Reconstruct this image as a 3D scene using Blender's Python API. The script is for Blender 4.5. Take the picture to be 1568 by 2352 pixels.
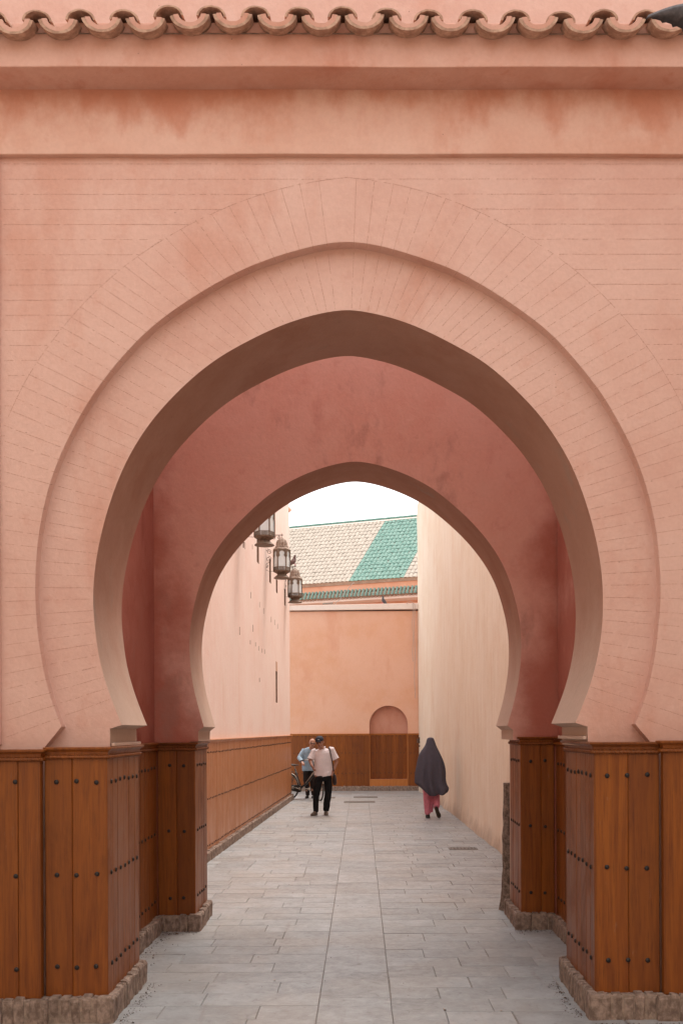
import bpy, bmesh, math, random
from mathutils import Vector, Matrix, noise, geometry
random.seed(7)
PI = math.pi; rad = math.radians
scene = bpy.context.scene
for o in list(bpy.data.objects): bpy.data.objects.remove(o)
COL = scene.collection

# ------------------------------------------------------------------ camera, sky, sun, exposure
EYE = 1.8; F = 2290.0; VX = 828.0; VY = 1678.0          # focal length and horizon of the photograph (1568 x 2352 units)
cd = bpy.data.cameras.new('camera'); cam = bpy.data.objects.new('camera', cd); COL.objects.link(cam)
cam.location = (0, 0, EYE)
cam.rotation_euler = (Matrix.Rotation(rad(90), 3, 'X') @ Matrix.Rotation(rad(-0.25), 3, 'Z')).to_euler()
cd.sensor_fit = 'VERTICAL'; cd.sensor_height = 36.0; cd.lens = F/2352*36
cd.shift_y = (VY-1176)/2352; cd.shift_x = -(VX-784)/2352
cd.clip_start = 0.05; cd.clip_end = 600
scene.camera = cam

SUN_EL, SUN_AZ = 66, 38     # degrees; azimuth clockwise from +Y
w = bpy.data.worlds.new('World'); scene.world = w; w.use_nodes = True
nt = w.node_tree; nt.nodes.clear()
sk = nt.nodes.new('ShaderNodeTexSky'); sk.sky_type = 'NISHITA'; sk.sun_disc = False
sk.sun_elevation = rad(SUN_EL); sk.sun_rotation = rad(SUN_AZ); sk.dust_density = 4.0; sk.air_density = 1.2
hs = nt.nodes.new('ShaderNodeHueSaturation'); hs.inputs['Saturation'].default_value = 0.28
mx = nt.nodes.new('ShaderNodeMix'); mx.data_type = 'RGBA'; mx.inputs[0].default_value = 0.65   # thin bright overcast over the sky
mx.inputs[7].default_value = (9.3, 9.35, 9.4, 1)
bg = nt.nodes.new('ShaderNodeBackground'); bg.inputs[1].default_value = 0.115
wo = nt.nodes.new('ShaderNodeOutputWorld')
nt.links.new(sk.outputs[0], hs.inputs['Color']); nt.links.new(hs.outputs[0], mx.inputs[6])
nt.links.new(mx.outputs[2], bg.inputs[0]); nt.links.new(bg.outputs[0], wo.inputs[0])
sd = bpy.data.lights.new('sun', 'SUN'); so = bpy.data.objects.new('sun', sd); COL.objects.link(so)
sd.energy = 1.3; sd.angle = rad(30); sd.color = (1.0, 0.93, 0.84)
dv = Vector((math.sin(rad(SUN_AZ))*math.cos(rad(SUN_EL)), math.cos(rad(SUN_AZ))*math.cos(rad(SUN_EL)), math.sin(rad(SUN_EL))))
so.rotation_euler = dv.to_track_quat('Z', 'Y').to_euler()
scene.view_settings.view_transform = 'Standard'; scene.view_settings.look = 'None'
scene.view_settings.gamma = 1.0; scene.view_settings.use_curve_mapping = False
scene.view_settings.exposure = 1.22
scene.render.engine = 'CYCLES'
scene.cycles.max_bounces = 8; scene.cycles.diffuse_bounces = 5; scene.cycles.glossy_bounces = 3

# ------------------------------------------------------------------ helpers
def PX(px, py, Y): return Vector(((px-VX)/F*Y, Y, EYE-(py-VY)/F*Y))
def GX(px, Y): return (px-VX)/F*Y
def GZ(py, Y): return EYE-(py-VY)/F*Y

def tag(o, label=None, cat=None, group=None, kind=None):
    if label: o['label'] = label
    if cat: o['category'] = cat
    if group: o['group'] = group
    if kind: o['kind'] = kind
    return o
def empty(name, loc, label, cat, group=None, rz=0):
    o = bpy.data.objects.new(name, None); o.empty_display_size = .2; COL.objects.link(o)
    o.location = loc; o.rotation_euler = (0, 0, rz)
    return tag(o, label, cat, group)
def add(name, me, mat, parent=None, M=None, kind=None):
    """link a mesh; design coordinates are world coordinates, whatever the parent's own place"""
    o = bpy.data.objects.new(name, me); COL.objects.link(o)
    M = M or Matrix.Identity(4)
    if parent is not None:
        o.parent = parent
        if parent.type == 'EMPTY': M = Matrix.Translation(-parent.location) @ M
    o.matrix_basis = M
    if mat and not me.materials: me.materials.append(mat)
    if kind: o['kind'] = kind
    return o
def mesh(name, V, Fc, smooth=False):
    me = bpy.data.meshes.new(name); me.from_pydata([tuple(v) for v in V], [], Fc); me.update()
    if smooth:
        for p in me.polygons: p.use_smooth = True
    return me
class MB:
    def __init__(s): s.v = []; s.f = []
    def add(s, V, Fc):
        n = len(s.v); s.v += [Vector(v) for v in V]; s.f += [tuple(i+n for i in f) for f in Fc]
    def box(s, a, b, M=None):
        x0, y0, z0 = a; x1, y1, z1 = b
        V = [Vector(p) for p in ((x0,y0,z0),(x1,y0,z0),(x1,y1,z0),(x0,y1,z0),(x0,y0,z1),(x1,y0,z1),(x1,y1,z1),(x0,y1,z1))]
        if M: V = [M @ v for v in V]
        s.add(V, [(0,3,2,1),(4,5,6,7),(0,1,5,4),(1,2,6,5),(2,3,7,6),(3,0,4,7)])
    def tube(s, pts, r, n=8, ref=None, cap=True, twist=None):
        """loft of ellipses; r: number, (rx, ry) or list; ref: direction of the second radius"""
        pts = [Vector(p) for p in pts]; N = len(pts)
        R = r if isinstance(r, list) else [r]*N
        R = [(q, q) if not isinstance(q, tuple) else q for q in R]
        rows = []
        ref = Vector(ref) if ref else None; prev = None
        for i, p in enumerate(pts):
            t = (pts[min(i+1, N-1)]-pts[max(i-1, 0)])
            t = t.normalized() if t.length > 1e-9 else Vector((0, 0, 1))
            if ref is not None: y = (ref - t*ref.dot(t))
            elif prev is None:
                a = Vector((0, 1, 0)) if abs(t.y) < .9 else Vector((1, 0, 0)); y = a - t*a.dot(t)
            else: y = prev - t*prev.dot(t)
            y.normalize(); prev = y; x = y.cross(t)
            row = []
            for k in range(n):
                a = 2*PI*k/n
                m = twist(i, a) if twist else 1
                row.append(p + x*math.cos(a)*R[i][0]*m + y*math.sin(a)*R[i][1]*m)
            rows.append(row)
        V = [v for rw in rows for v in rw]
        Fc = [(i*n+k, i*n+(k+1) % n, (i+1)*n+(k+1) % n, (i+1)*n+k) for i in range(N-1) for k in range(n)]
        if cap: Fc += [tuple(reversed(range(n))), tuple(range((N-1)*n, N*n))]
        s.add(V, Fc)
    def ell(s, c, r, n=12, m=8, M=None):
        c = Vector(c); V = [Vector((0, 0, -r[2]))]
        for j in range(1, m):
            b = -PI/2+PI*j/m
            for k in range(n):
                a = 2*PI*k/n; V.append(Vector((r[0]*math.cos(b)*math.cos(a), r[1]*math.cos(b)*math.sin(a), r[2]*math.sin(b))))
        V.append(Vector((0, 0, r[2])))
        Fc = [(0, 1+(k+1) % n, 1+k) for k in range(n)]
        for j in range(m-2):
            for k in range(n): Fc.append((1+j*n+k, 1+j*n+(k+1) % n, 1+(j+1)*n+(k+1) % n, 1+(j+1)*n+k))
        L = len(V)-1; Fc += [(L, L-n+k, L-n+(k+1) % n) for k in range(n)]
        if M: V = [M @ v for v in V]
        s.add([v+c for v in V], Fc)
    def poly(s, loop, f):
        """concave planar loop of 2D points -> triangles; f maps 2D to 3D"""
        L = [Vector((p[0], p[1], 0)) for p in loop]
        T = geometry.tessellate_polygon([L])
        s.add([f(p) for p in loop], [tuple(t) for t in T])
    def me(s, name, smooth=False): return mesh(name, s.v, s.f, smooth)
def remesh(mb, vox, disp=0, sc=20, seed=0, smooth=2, streak=1.0):
    me = mb.me('tmp'); o = bpy.data.objects.new('tmp', me); COL.objects.link(o)
    m = o.modifiers.new('r', 'REMESH'); m.mode = 'VOXEL'; m.voxel_size = vox
    if smooth: q = o.modifiers.new('s', 'SMOOTH'); q.iterations = smooth; q.factor = .5
    dg = bpy.context.evaluated_depsgraph_get(); dg.update()
    out = bpy.data.meshes.new_from_object(o.evaluated_get(dg))
    bpy.data.objects.remove(o); bpy.data.meshes.remove(me)
    if disp:
        ns = [v.normal.copy() for v in out.vertices]
        for v, n in zip(out.vertices, ns):
            c = v.co; v.co = c + n*disp*noise.fractal(Vector((c.x*sc+seed, c.y*sc, c.z*sc*streak)), 1, 2, 3)
    for p in out.polygons: p.use_smooth = True
    out.materials.clear()
    return out
def bevel(o, wd=.008, seg=2, ang=35):
    m = o.modifiers.new('bevel', 'BEVEL'); m.width = wd; m.segments = seg; m.limit_method = 'ANGLE'; m.angle_limit = rad(ang)
    return o
def copy_tree(o, parent=None):
    c = o.copy(); COL.objects.link(c)
    if parent: c.parent = parent
    for ch in o.children: copy_tree(ch, c)
    return c

# ------------------------------------------------------------------ materials
def newmat(name):
    m = bpy.data.materials.new(name); m.use_nodes = True; t = m.node_tree
    return m, t, t.nodes['Principled BSDF']
def N(t, kind, **kw):
    n = t.nodes.new(kind)
    for k, v in kw.items():
        if isinstance(k, str) and k.startswith('i_'): n.inputs[k[2:].replace('_', ' ')].default_value = v
        else: setattr(n, k, v)
    return n
def c4(c): return (c[0], c[1], c[2], 1)
def pos(t, scale=(1, 1, 1), offs=(0, 0, 0), rnd=0):
    g = N(t, 'ShaderNodeNewGeometry'); mp = N(t, 'ShaderNodeMapping'); mp.inputs['Scale'].default_value = scale
    mp.inputs['Location'].default_value = offs
    if rnd:
        oi = N(t, 'ShaderNodeObjectInfo'); ml = N(t, 'ShaderNodeMath', operation='MULTIPLY'); ml.inputs[1].default_value = rnd
        ad = N(t, 'ShaderNodeVectorMath', operation='ADD')
        t.links.new(oi.outputs['Random'], ml.inputs[0]); t.links.new(g.outputs['Position'], ad.inputs[0]); t.links.new(ml.outputs[0], ad.inputs[1])
        t.links.new(ad.outputs[0], mp.inputs[0])
    else: t.links.new(g.outputs['Position'], mp.inputs[0])
    return mp.outputs[0]
def nz(t, vec, scale, detail=5, rough=.55, dist=0):
    n = N(t, 'ShaderNodeTexNoise'); n.inputs['Scale'].default_value = scale; n.inputs['Detail'].default_value = detail
    n.inputs['Roughness'].default_value = rough; n.inputs['Distortion'].default_value = dist
    t.links.new(vec, n.inputs['Vector']); return n.outputs['Fac']
def ramp(t, fac, lo, hi, a=0, b=1):
    r = N(t, 'ShaderNodeMapRange'); r.inputs[1].default_value = lo; r.inputs[2].default_value = hi
    r.inputs[3].default_value = a; r.inputs[4].default_value = b; r.interpolation_type = 'SMOOTHSTEP'
    t.links.new(fac, r.inputs[0]); return r.outputs[0]
def mul(t, a, b, op='MULTIPLY'):
    n = N(t, 'ShaderNodeMath', operation=op)
    for i, q in enumerate((a, b)):
        if isinstance(q, (int, float)): n.inputs[i].default_value = q
        else: t.links.new(q, n.inputs[i])
    return n.outputs[0]
def mix(t, fac, a, b, bt='MIX'):
    n = N(t, 'ShaderNodeMix', data_type='RGBA', blend_type=bt)
    if isinstance(fac, (int, float)): n.inputs[0].default_value = fac
    else: t.links.new(fac, n.inputs[0])
    for i, q in ((6, a), (7, b)):
        if isinstance(q, tuple): n.inputs[i].default_value = c4(q)
        else: t.links.new(q, n.inputs[i])
    return n.outputs[2]
def bump(t, b, fac, dist, strength=1.0, prev=None):
    n = N(t, 'ShaderNodeBump'); n.inputs['Distance'].default_value = dist; n.inputs['Strength'].default_value = strength
    t.links.new(fac, n.inputs['Height'])
    if prev: t.links.new(prev, n.inputs['Normal'])
    t.links.new(n.outputs[0], b.inputs['Normal']); return n.outputs[0]

def plaster(name, base, light, stain, st=.5, streak=None, bl=.002, grey=None, seed=0.0, lo=.52, hi=.68, damp=None, side=0, jamb_light=0, foot=0):
    m, t, b = newmat(name)
    p = pos(t, offs=(seed, seed*.7, seed*1.3))
    big = nz(t, p, .8, 6, .6, 0); mid = nz(t, p, 4.5, 6, .65, 0); fine = nz(t, p, 38, 5, .6)
    c = mix(t, ramp(t, big, .35, .65), base, light)
    c = mix(t, ramp(t, mid, .42, .72, 0, .55), c, light)
    p2 = pos(t, scale=(1.2, 1.2, .55), offs=(seed+5, 3, 8))
    s1 = ramp(t, nz(t, p2, 1.3, 8, .62, .15), lo, hi, 0, st)
    c = mix(t, s1, c, stain)
    p3 = pos(t, scale=(1, 1, .8), offs=(1, seed+9, 2))
    c = mix(t, ramp(t, nz(t, p3, 7, 7, .7, .2), .56, .72, 0, st*.6), c, stain)
    if side:      # deep red damp patches creeping in from the corners
        sz = N(t, 'ShaderNodeSeparateXYZ'); t.links.new(pos(t), sz.inputs[0])
        ax = mul(t, mul(t, mul(t, sz.outputs[0], .05, 'ADD'), 0, 'ADD'), 0, 'ADD'); ab = N(t, 'ShaderNodeMath', operation='ABSOLUTE'); t.links.new(ax, ab.inputs[0])
        lv = mul(t, ab.outputs[0], mul(t, nz(t, pos(t, offs=(7, seed, 0)), 1.6, 7, .62), 1.1), 'ADD')
        lv = mul(t, lv, mul(t, sz.outputs[2], -.16), 'ADD')
        c = mix(t, ramp(t, lv, 1.45, 2.0, 0, .85), c, stain)
    if jamb_light:      # sky light on the lower jamb curve, painted in as paler colour
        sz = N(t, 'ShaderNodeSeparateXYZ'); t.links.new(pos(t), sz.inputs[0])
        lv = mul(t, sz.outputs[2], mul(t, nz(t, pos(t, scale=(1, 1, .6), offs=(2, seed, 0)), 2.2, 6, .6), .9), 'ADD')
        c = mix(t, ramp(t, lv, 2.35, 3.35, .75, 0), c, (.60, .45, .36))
    if foot:      # splash dirt along the foot of the wall
        sz = N(t, 'ShaderNodeSeparateXYZ'); t.links.new(pos(t), sz.inputs[0])
        lv = mul(t, sz.outputs[2], mul(t, nz(t, pos(t, offs=(2, seed, 0)), 1.8, 7, .65), .8), 'ADD')
        c = mix(t, ramp(t, lv, .35, .75, foot, 0), c, (.36, .26, .20))
    if damp:      # damp stain hanging down from the moulding above
        sz = N(t, 'ShaderNodeSeparateXYZ'); t.links.new(pos(t), sz.inputs[0])
        nn = nz(t, pos(t, scale=(1, 1, .6), offs=(seed, 0, 0)), 2.1, 7, .6)
        lv = mul(t, sz.outputs[2], mul(t, nn, 1.5), 'ADD')
        c = mix(t, ramp(t, lv, damp+.62, damp+.95, 0, .75), c, stain)
    if streak:
        ps = pos(t, scale=(9, 9, .45), offs=(seed, 2, 1))
        c = mix(t, ramp(t, nz(t, ps, 1.6, 6, .65), .42, .68, 0, .5), c, streak)
        c = mix(t, ramp(t, nz(t, pos(t, offs=(2, 5, seed)), 2.6, 8, .7), .45, .7, 0, .5), c, light)
        ps = pos(t, scale=(30, 30, .8), offs=(seed, 2, 1))
        c = mix(t, ramp(t, nz(t, ps, 1.2, 4, .6), .5, .7, 0, .22), c, streak)
    if grey:
        pg = pos(t, scale=(1.4, 1.4, .7), offs=(4, seed+2, 6))
        c = mix(t, ramp(t, nz(t, pg, 1.5, 7, .65), .58, .72, 0, .55), c, grey)
    c = mix(t, ramp(t, fine, .3, .7, .06, 0), c, (.12, .05, .03))
    # small chips and specks
    v = N(t, 'ShaderNodeTexVoronoi'); v.inputs['Scale'].default_value = 5.5; t.links.new(p, v.inputs['Vector'])
    c = mix(t, ramp(t, v.outputs['Distance'], .012, .028, .55, 0), c, (.08, .035, .02))
    t.links.new(c, b.inputs['Base Color']); b.inputs['Roughness'].default_value = .9
    b.inputs['Specular IOR Level'].default_value = .25
    n1 = bump(t, b, mid, bl*9, .5); n2 = bump(t, b, nz(t, p, 22, 6, .7), bl*1.5, .7, n1); bump(t, b, fine, bl, .6, n2)
    return m
def simple(name, col, rough=.6, var=.25, scale=14, metal=0, bl=.001, dark=None, spec=.5, rnd=0, stretch=(1, 1, 1)):
    m, t, b = newmat(name); p = pos(t, scale=stretch, rnd=rnd)
    f = nz(t, p, scale, 6, .65); d = dark or tuple(q*(1-var) for q in col)
    c = mix(t, ramp(t, f, .35, .68), d, col)
    t.links.new(c, b.inputs['Base Color']); b.inputs['Roughness'].default_value = rough; b.inputs['Metallic'].default_value = metal
    b.inputs['Specular IOR Level'].default_value = spec
    if bl: bump(t, b, f, bl)
    return m
def wood(name, a, b2, dk, rough=.38, wear=.25):
    m, t, b = newmat(name)
    p = pos(t, scale=(1, 1, .045), rnd=37.0)
    g1 = nz(t, p, 22, 6, .6, 1.2); g2 = nz(t, p, 120, 4, .6)
    c = mix(t, ramp(t, g1, .3, .7), a, b2)
    c = mix(t, ramp(t, g2, .5, .72, 0, .5), c, dk)
    oi = N(t, 'ShaderNodeObjectInfo')
    c = mix(t, ramp(t, oi.outputs['Random'], 0, 1, 0, .6), c, mix(t, .6, c, dk))
    pw = pos(t, scale=(1, 1, .5)); q = nz(t, pw, 3.0, 7, .7, .5)
    c = mix(t, ramp(t, q, .5, .75, 0, wear*1.6), c, dk)
    pv = pos(t, scale=(7, 7, 1.4), offs=(3, 1, 5)); q2 = nz(t, pv, 4, 5, .7)
    c = mix(t, ramp(t, q2, .64, .74, 0, wear*.8), c, (.32, .22, .16))
    t.links.new(c, b.inputs['Base Color'])
    r = ramp(t, q, .3, .75, rough-.06, rough+.16); t.links.new(r, b.inputs['Roughness'])
    b.inputs['Specular IOR Level'].default_value = .36
    n = bump(t, b, g2, .0008, .6); bump(t, b, g1, .0015, .5, n)
    return m
SALM = plaster('salmon_plaster', (.61, .355, .283), (.67, .43, .355), (.55, .255, .175), st=.4, bl=.0018)
SOFF = plaster('soffit_plaster', (.40, .20, .135), (.46, .255, .185), (.34, .14, .085), st=.4, bl=.0015, jamb_light=1, grey=(.34, .27, .22), seed=12)
FRZ = plaster('frieze_plaster', (.62, .345, .255), (.68, .43, .34), (.50, .185, .105), st=.35, bl=.002, seed=3.3, damp=5.67)
CORN = plaster('cornice_plaster', (.57, .29, .21), (.64, .38, .30), (.48, .18, .11), st=.6, bl=.002, seed=8.3)
REDP = plaster('red_plaster', (.70, .37, .30), (.73, .43, .365), (.40, .11, .07), side=1, st=.3, bl=.002, grey=(.38, .2, .16), seed=21, lo=.54, hi=.70)
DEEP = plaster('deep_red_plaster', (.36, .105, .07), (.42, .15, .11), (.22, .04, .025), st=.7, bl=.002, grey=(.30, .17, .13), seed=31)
PINK = plaster('pale_pink_plaster', (.77, .54, .465), (.80, .61, .54), (.70, .45, .34), st=.4, bl=.0015, streak=(.80, .66, .58), seed=41)
BEIGE = plaster('beige_plaster', (.78, .63, .49), (.82, .70, .58), (.70, .48, .34), st=.4, bl=.0015, streak=(.66, .50, .36), foot=.75, seed=51)
ORNG = plaster('orange_plaster', (.72, .39, .25), (.76, .45, .32), (.64, .29, .18), st=.4, bl=.0015, seed=61)
COPE = plaster('pale_coping', (.76, .62, .54), (.8, .68, .6), (.6, .4, .3), st=.3, seed=71)
SCORE = simple('scored_line', (.45, .23, .16), .95, .3, 30)
WOODF = wood('varnished_cedar', (.185, .047, .0055), (.27, .078, .0085), (.075, .017, .004), .42)
WOODA = wood('alley_cedar', (.44, .165, .06), (.51, .215, .085), (.27, .09, .03), .36)
WOODB = wood('end_wall_cedar', (.46, .155, .032), (.56, .21, .05), (.30, .09, .02), .6)
NAIL = simple('iron_nail', (.035, .028, .026), .5, .3, 60, metal=.5)
BRICK = simple('plinth_brick', (.34, .245, .195), .95, .5, 22, bl=.005, dark=(.15, .10, .075), rnd=9, stretch=(1, 1, .8))
MORT = simple('plinth_mortar', (.36, .26, .20), .98, .4, 30, bl=.003)
CLAY = simple('clay_lip', (.56, .36, .26), .92, .45, 18, bl=.003, dark=(.33, .19, .13), rnd=5)
def slabmat():
    m, t, b = newmat('paving_stone'); p = pos(t, rnd=13.0); pg = pos(t)
    f = nz(t, p, 3.2, 8, .68, .3); g = nz(t, p, 16, 6, .7, .6); h = nz(t, pg, 1.1, 4, .55)
    c = mix(t, ramp(t, f, .3, .7), (.24, .24, .24), (.335, .34, .345))
    c = mix(t, ramp(t, g, .57, .68, 0, .5), c, (.17, .155, .14))
    c = mix(t, ramp(t, g, .30, .40, .35, 0), c, (.45, .44, .43))
    c = mix(t, ramp(t, h, .4, .65, 0, .35), c, (.30, .25, .21))
    st_ = nz(t, pos(t, scale=(5, .45, 1), offs=(.3, 2, 0)), 1.4, 6, .6)
    c = mix(t, ramp(t, st_, .60, .74, 0, .5), c, (.20, .17, .15))
    oi = N(t, 'ShaderNodeObjectInfo')
    hv = N(t, 'ShaderNodeHueSaturation'); t.links.new(c, hv.inputs['Color']); t.links.new(ramp(t, oi.outputs['Random'], 0, 1, .9, 1.08), hv.inputs['Value'])
    t.links.new(hv.outputs[0], b.inputs['Base Color'])
    t.links.new(ramp(t, g, .3, .7, .36, .62), b.inputs['Roughness']); b.inputs['Specular IOR Level'].default_value = .45
    n = bump(t, b, f, .012, .4); bump(t, b, g, .003, .6, n)
    return m
SLAB = slabmat(); PAN = simple('grate_pit', (.15, .12, .10), .95, .2, 20)
DIRT = simple('joint_dirt', (.33, .29, .26), .98, .4, 8, bl=.004)
TGREEN = simple('green_glazed_tile', (.055, .16, .125), .8, .5, 13, bl=.001, dark=(.20, .30, .25), rnd=9)
TGREEN2 = simple('dark_green_glazed_tile', (.035, .115, .085), .45, .5, 25, bl=.001, dark=(.17, .21, .165), rnd=9)
TPALE = simple('weathered_tile', (.44, .375, .31), .85, .35, 6, bl=.001, dark=(.36, .295, .24), rnd=9)
IRON = simple('rusty_iron', (.16, .10, .075), .7, .5, 40, metal=.3, bl=.001)
BRASS = simple('lantern_metal', (.25, .17, .12), .6, .5, 30, metal=.35, bl=.001, dark=(.12, .08, .055))
DOME = simple('lantern_dome', (.42, .33, .27), .8, .6, 26, bl=.002, dark=(.20, .13, .09))
def glassmat():
    m, t, b = newmat('frosted_glass'); b.inputs['Base Color'].default_value = (.88, .92, .92, 1); b.inputs['Roughness'].default_value = .35
    tr = N(t, 'ShaderNodeBsdfTranslucent'); tr.inputs[0].default_value = (.8, .85, .85, 1)
    ms = N(t, 'ShaderNodeMixShader'); ms.inputs[0].default_value = .3
    t.links.new(b.outputs[0], ms.inputs[1]); t.links.new(tr.outputs[0], ms.inputs[2]); t.links.new(ms.outputs[0], t.nodes['Material Output'].inputs[0])
    return m
GLASS = glassmat()
SKIN = simple('skin', (.36, .17, .11), .55, .15, 40, bl=0)
SKIN2 = simple('skin_fair', (.45, .22, .145), .5, .15, 40, bl=0)
WSHIRT = simple('white_shirt', (.74, .66, .67), .9, .08, 30, bl=.001)
BSHIRT = simple('blue_shirt', (.29, .39, .48), .9, .12, 30, bl=.001)
BLACKC = simple('black_cloth', (.012, .011, .012), .95, .3, 30, bl=.001, spec=.2)
DARKC = simple('dark_trousers', (.03, .02, .018), .95, .3, 30, bl=.001, spec=.2)
NAVY = simple('navy_cap', (.016, .018, .035), .8, .2, 30)
SHOE = simple('brown_shoe', (.11, .075, .055), .6, .3, 60)
SHOEB = simple('black_shoe', (.02, .016, .014), .6, .3, 60)
SOLE = simple('shoe_sole', (.05, .036, .024), .9, .3, 60)
BAGM = simple('dark_leather', (.03, .014, .014), .6, .3, 60)
GREYV = simple('grey_veil', (.085, .078, .100), .95, .12, 9, bl=.002, spec=.2)
ROSE = simple('rose_cloth', (.62, .20, .27), .9, .2, 20, bl=.001)
HAIR = simple('dark_hair', (.02, .014, .01), .8, .3, 60)
WHITE = simple('white_mark', (.8, .8, .8), .6, 0, 10, bl=0)
SILV = simple('silver_paint', (.42, .37, .32), .3, .1, 20, metal=.6, bl=0)
BIKEB = simple('black_bike_paint', (.02, .018, .016), .35, .2, 20, bl=0)
RUBBER = simple('tyre_rubber', (.02, .018, .016), .8, .2, 60)
BIRD = simple('pigeon_feathers', (.10, .085, .088), .8, .4, 40, bl=.001)
BIRD2 = simple('brown_feathers', (.16, .09, .08), .8, .4, 40, bl=.001)
STONE = simple('rough_stone', (.30, .225, .175), .98, .55, 22, bl=.03, dark=(.12, .085, .065))
GRATE = simple('grate_iron', (.24, .21, .185), .8, .4, 30, bl=.001)
CABLE = simple('pale_cable', (.55, .42, .36), .7, .2, 20)

# ------------------------------------------------------------------ ground: base sheet, paving slabs
g = MB(); g.add([(-250, -200, -.012), (250, -200, -.012), (250, 300, -.012), (-250, 300, -.012)], [(0, 1, 2, 3)])
ground = add('ground', g.me('ground'), DIRT); tag(ground, kind='structure')
pave = add('pavement', MB.me((lambda q: (q.box((-6, -8, -.010), (6, 34, -.004)), q)[1])(MB()), 'pavement'), DIRT)
tag(pave, kind='structure')
def slabmesh(name, w_, l_):
    c = .0035; h = .5
    def ring(i, z): return [(-w_/2+i, -l_/2+i, z), (w_/2-i, -l_/2+i, z), (w_/2-i, l_/2-i, z), (-w_/2+i, l_/2-i, z)]
    V = ring(0, -.03)+ring(0, -.005)+ring(c, 0)
    Fc = [(i, (i+1) % 4, 4+(i+1) % 4, 4+i) for i in range(4)]+[(4+i, 4+(i+1) % 4, 8+(i+1) % 4, 8+i) for i in range(4)]+[(8, 9, 10, 11)]
    return V, Fc
slabs = []
y = -4.0
while y < 31.5:
    L = random.uniform(.62, .78); slabs.append((-.045, y+L/2, .476-.003, L-.003)); y += L
for side in (-1, 1):
    y = -4.0; k = 0
    while y < 31.5:
        d = random.choice([.29, .30, .31, .30, .33]); x = 0
        lim = 3.0; first = True
        while x < lim:
            L = random.uniform(.42, .80)
            if first and k % 2: L = random.uniform(.28, .5)
            first = False
            x0 = (.193+x) if side > 0 else (-.283-x-L)
            slabs.append((x0+L/2, y+d/2, L-.0028, d-.0028)); x += L
        y += d; k += 1
def vis(s):
    x, yy = s[0], s[1]
    return yy > 5.95 and abs(x) < (1.62 if yy < 9.7 else 2.1)
def slab_z(x, yy): return .004*noise.noise(Vector((x*1.7, yy*1.7, 3)))
inview = sorted([s for s in slabs if vis(s)], key=lambda s: s[1])[:300]
ids = set(id(s) for s in inview); far = MB()
cache = {}
for s in slabs:
    x, yy, w_, l_ = s
    if id(s) in ids:
        V, Fc = slabmesh('slab', w_, l_); key = (round(w_, 2), round(l_, 2))
        if key not in cache:
            cache[key] = mesh('slab', V, Fc)
        M = Matrix.Translation((x, yy, .003+slab_z(x, yy))) @ Matrix.Rotation(random.gauss(0, .0028), 4, 'X') @ Matrix.Rotation(random.gauss(0, .0028), 4, 'Y') @ Matrix.Rotation(random.gauss(0, .0015), 4, 'Z')
        add('slab', cache[key], SLAB, pave, M)
    else:
        V, Fc = slabmesh('s', w_, l_); z = .003+slab_z(x, yy)
        far.add([Vector(v)+Vector((x, yy, z+random.gauss(0, .0012))) for v in V], Fc)
add('far_slabs', far.me('far_slabs'), SLAB, pave, kind='stuff')

# ------------------------------------------------------------------ shared builders for panelling and brick plinths
def sect(pts):   # cross-section extruded along z, 0..1
    n = len(pts); V = [(p[0], p[1], 0) for p in pts]+[(p[0], p[1], 1) for p in pts]
    return V, [(i, (i+1) % n, n+(i+1) % n, n+i) for i in range(n)]+[tuple(reversed(range(n))), tuple(range(n, 2*n))]
BOARD = mesh('board', *sect([(-.5, .5), (-.5, -.15), (-.475, -.5), (.475, -.5), (.5, -.15), (.5, .5)]))
nb = MB(); nrow = []
for (r, h) in ((1, 0), (.94, .4), (.6, .8)):
    nrow.append([(r*math.cos(2*PI*k/8), -h, r*math.sin(2*PI*k/8)) for k in range(8)])
nb.add([v for rw in nrow for v in rw]+[(0, -.95, 0)], [(i*8+k, i*8+(k+1) % 8, (i+1)*8+(k+1) % 8, (i+1)*8+k) for i in range(2) for k in range(8)]+[(16+k, 16+(k+1) % 8, 24) for k in range(8)])
NAILM = nb.me('nail', True)
BR = []
for q in range(5):
    random.seed(40+q); v, f = [], []
    b = bmesh.new(); bmesh.ops.create_cube(b, size=1.0)
    bmesh.ops.bevel(b, geom=b.edges[:], offset=.12, segments=1, affect='EDGES')
    for vv in b.verts: vv.co += Vector([random.uniform(-.05, .05) for _ in range(3)])
    me_ = bpy.data.meshes.new('brick'); b.to_mesh(me_); b.free(); BR.append(me_)
random.seed(11)
def seg_frame(p0, p1, z=0):
    d = Vector((p1[0]-p0[0], p1[1]-p0[1], 0)); L = d.length; d.normalize()
    n = Vector((d.y, -d.x, 0))
    M = Matrix(((d.x, -n.x, 0, p0[0]), (d.y, -n.y, 0, p0[1]), (0, 0, 1, z), (0, 0, 0, 1)))
    return M, L
def miter(path, o):
    out = []; Pn = [Vector((p[0], p[1])) for p in path]; ns = []
    for a, b in zip(Pn, Pn[1:]):
        d = (b-a).normalized(); ns.append(Vector((d.y, -d.x)))
    for i, p in enumerate(Pn):
        if i == 0: m = ns[0]
        elif i == len(Pn)-1: m = ns[-1]
        else: m = (ns[i-1]+ns[i])/(1+ns[i-1].dot(ns[i]))
        out.append(p+m*o)
    return out
def sweep(path, prof):
    """prof: closed loop of (out, z); returns MB"""
    mb = MB(); n = len(prof); rows = []
    cols = [miter(path, o) for o, z in prof]
    for i in range(len(path)): rows += [Vector((cols[k][i].x, cols[k][i].y, prof[k][1])) for k in range(n)]
    Fc = [(i*n+k, i*n+(k+1) % n, (i+1)*n+(k+1) % n, (i+1)*n+k) for i in range(len(path)-1) for k in range(n)]
    Fc += [tuple(reversed(range(n))), tuple(range((len(path)-1)*n, len(path)*n))]
    mb.add(rows, Fc); return mb
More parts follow.
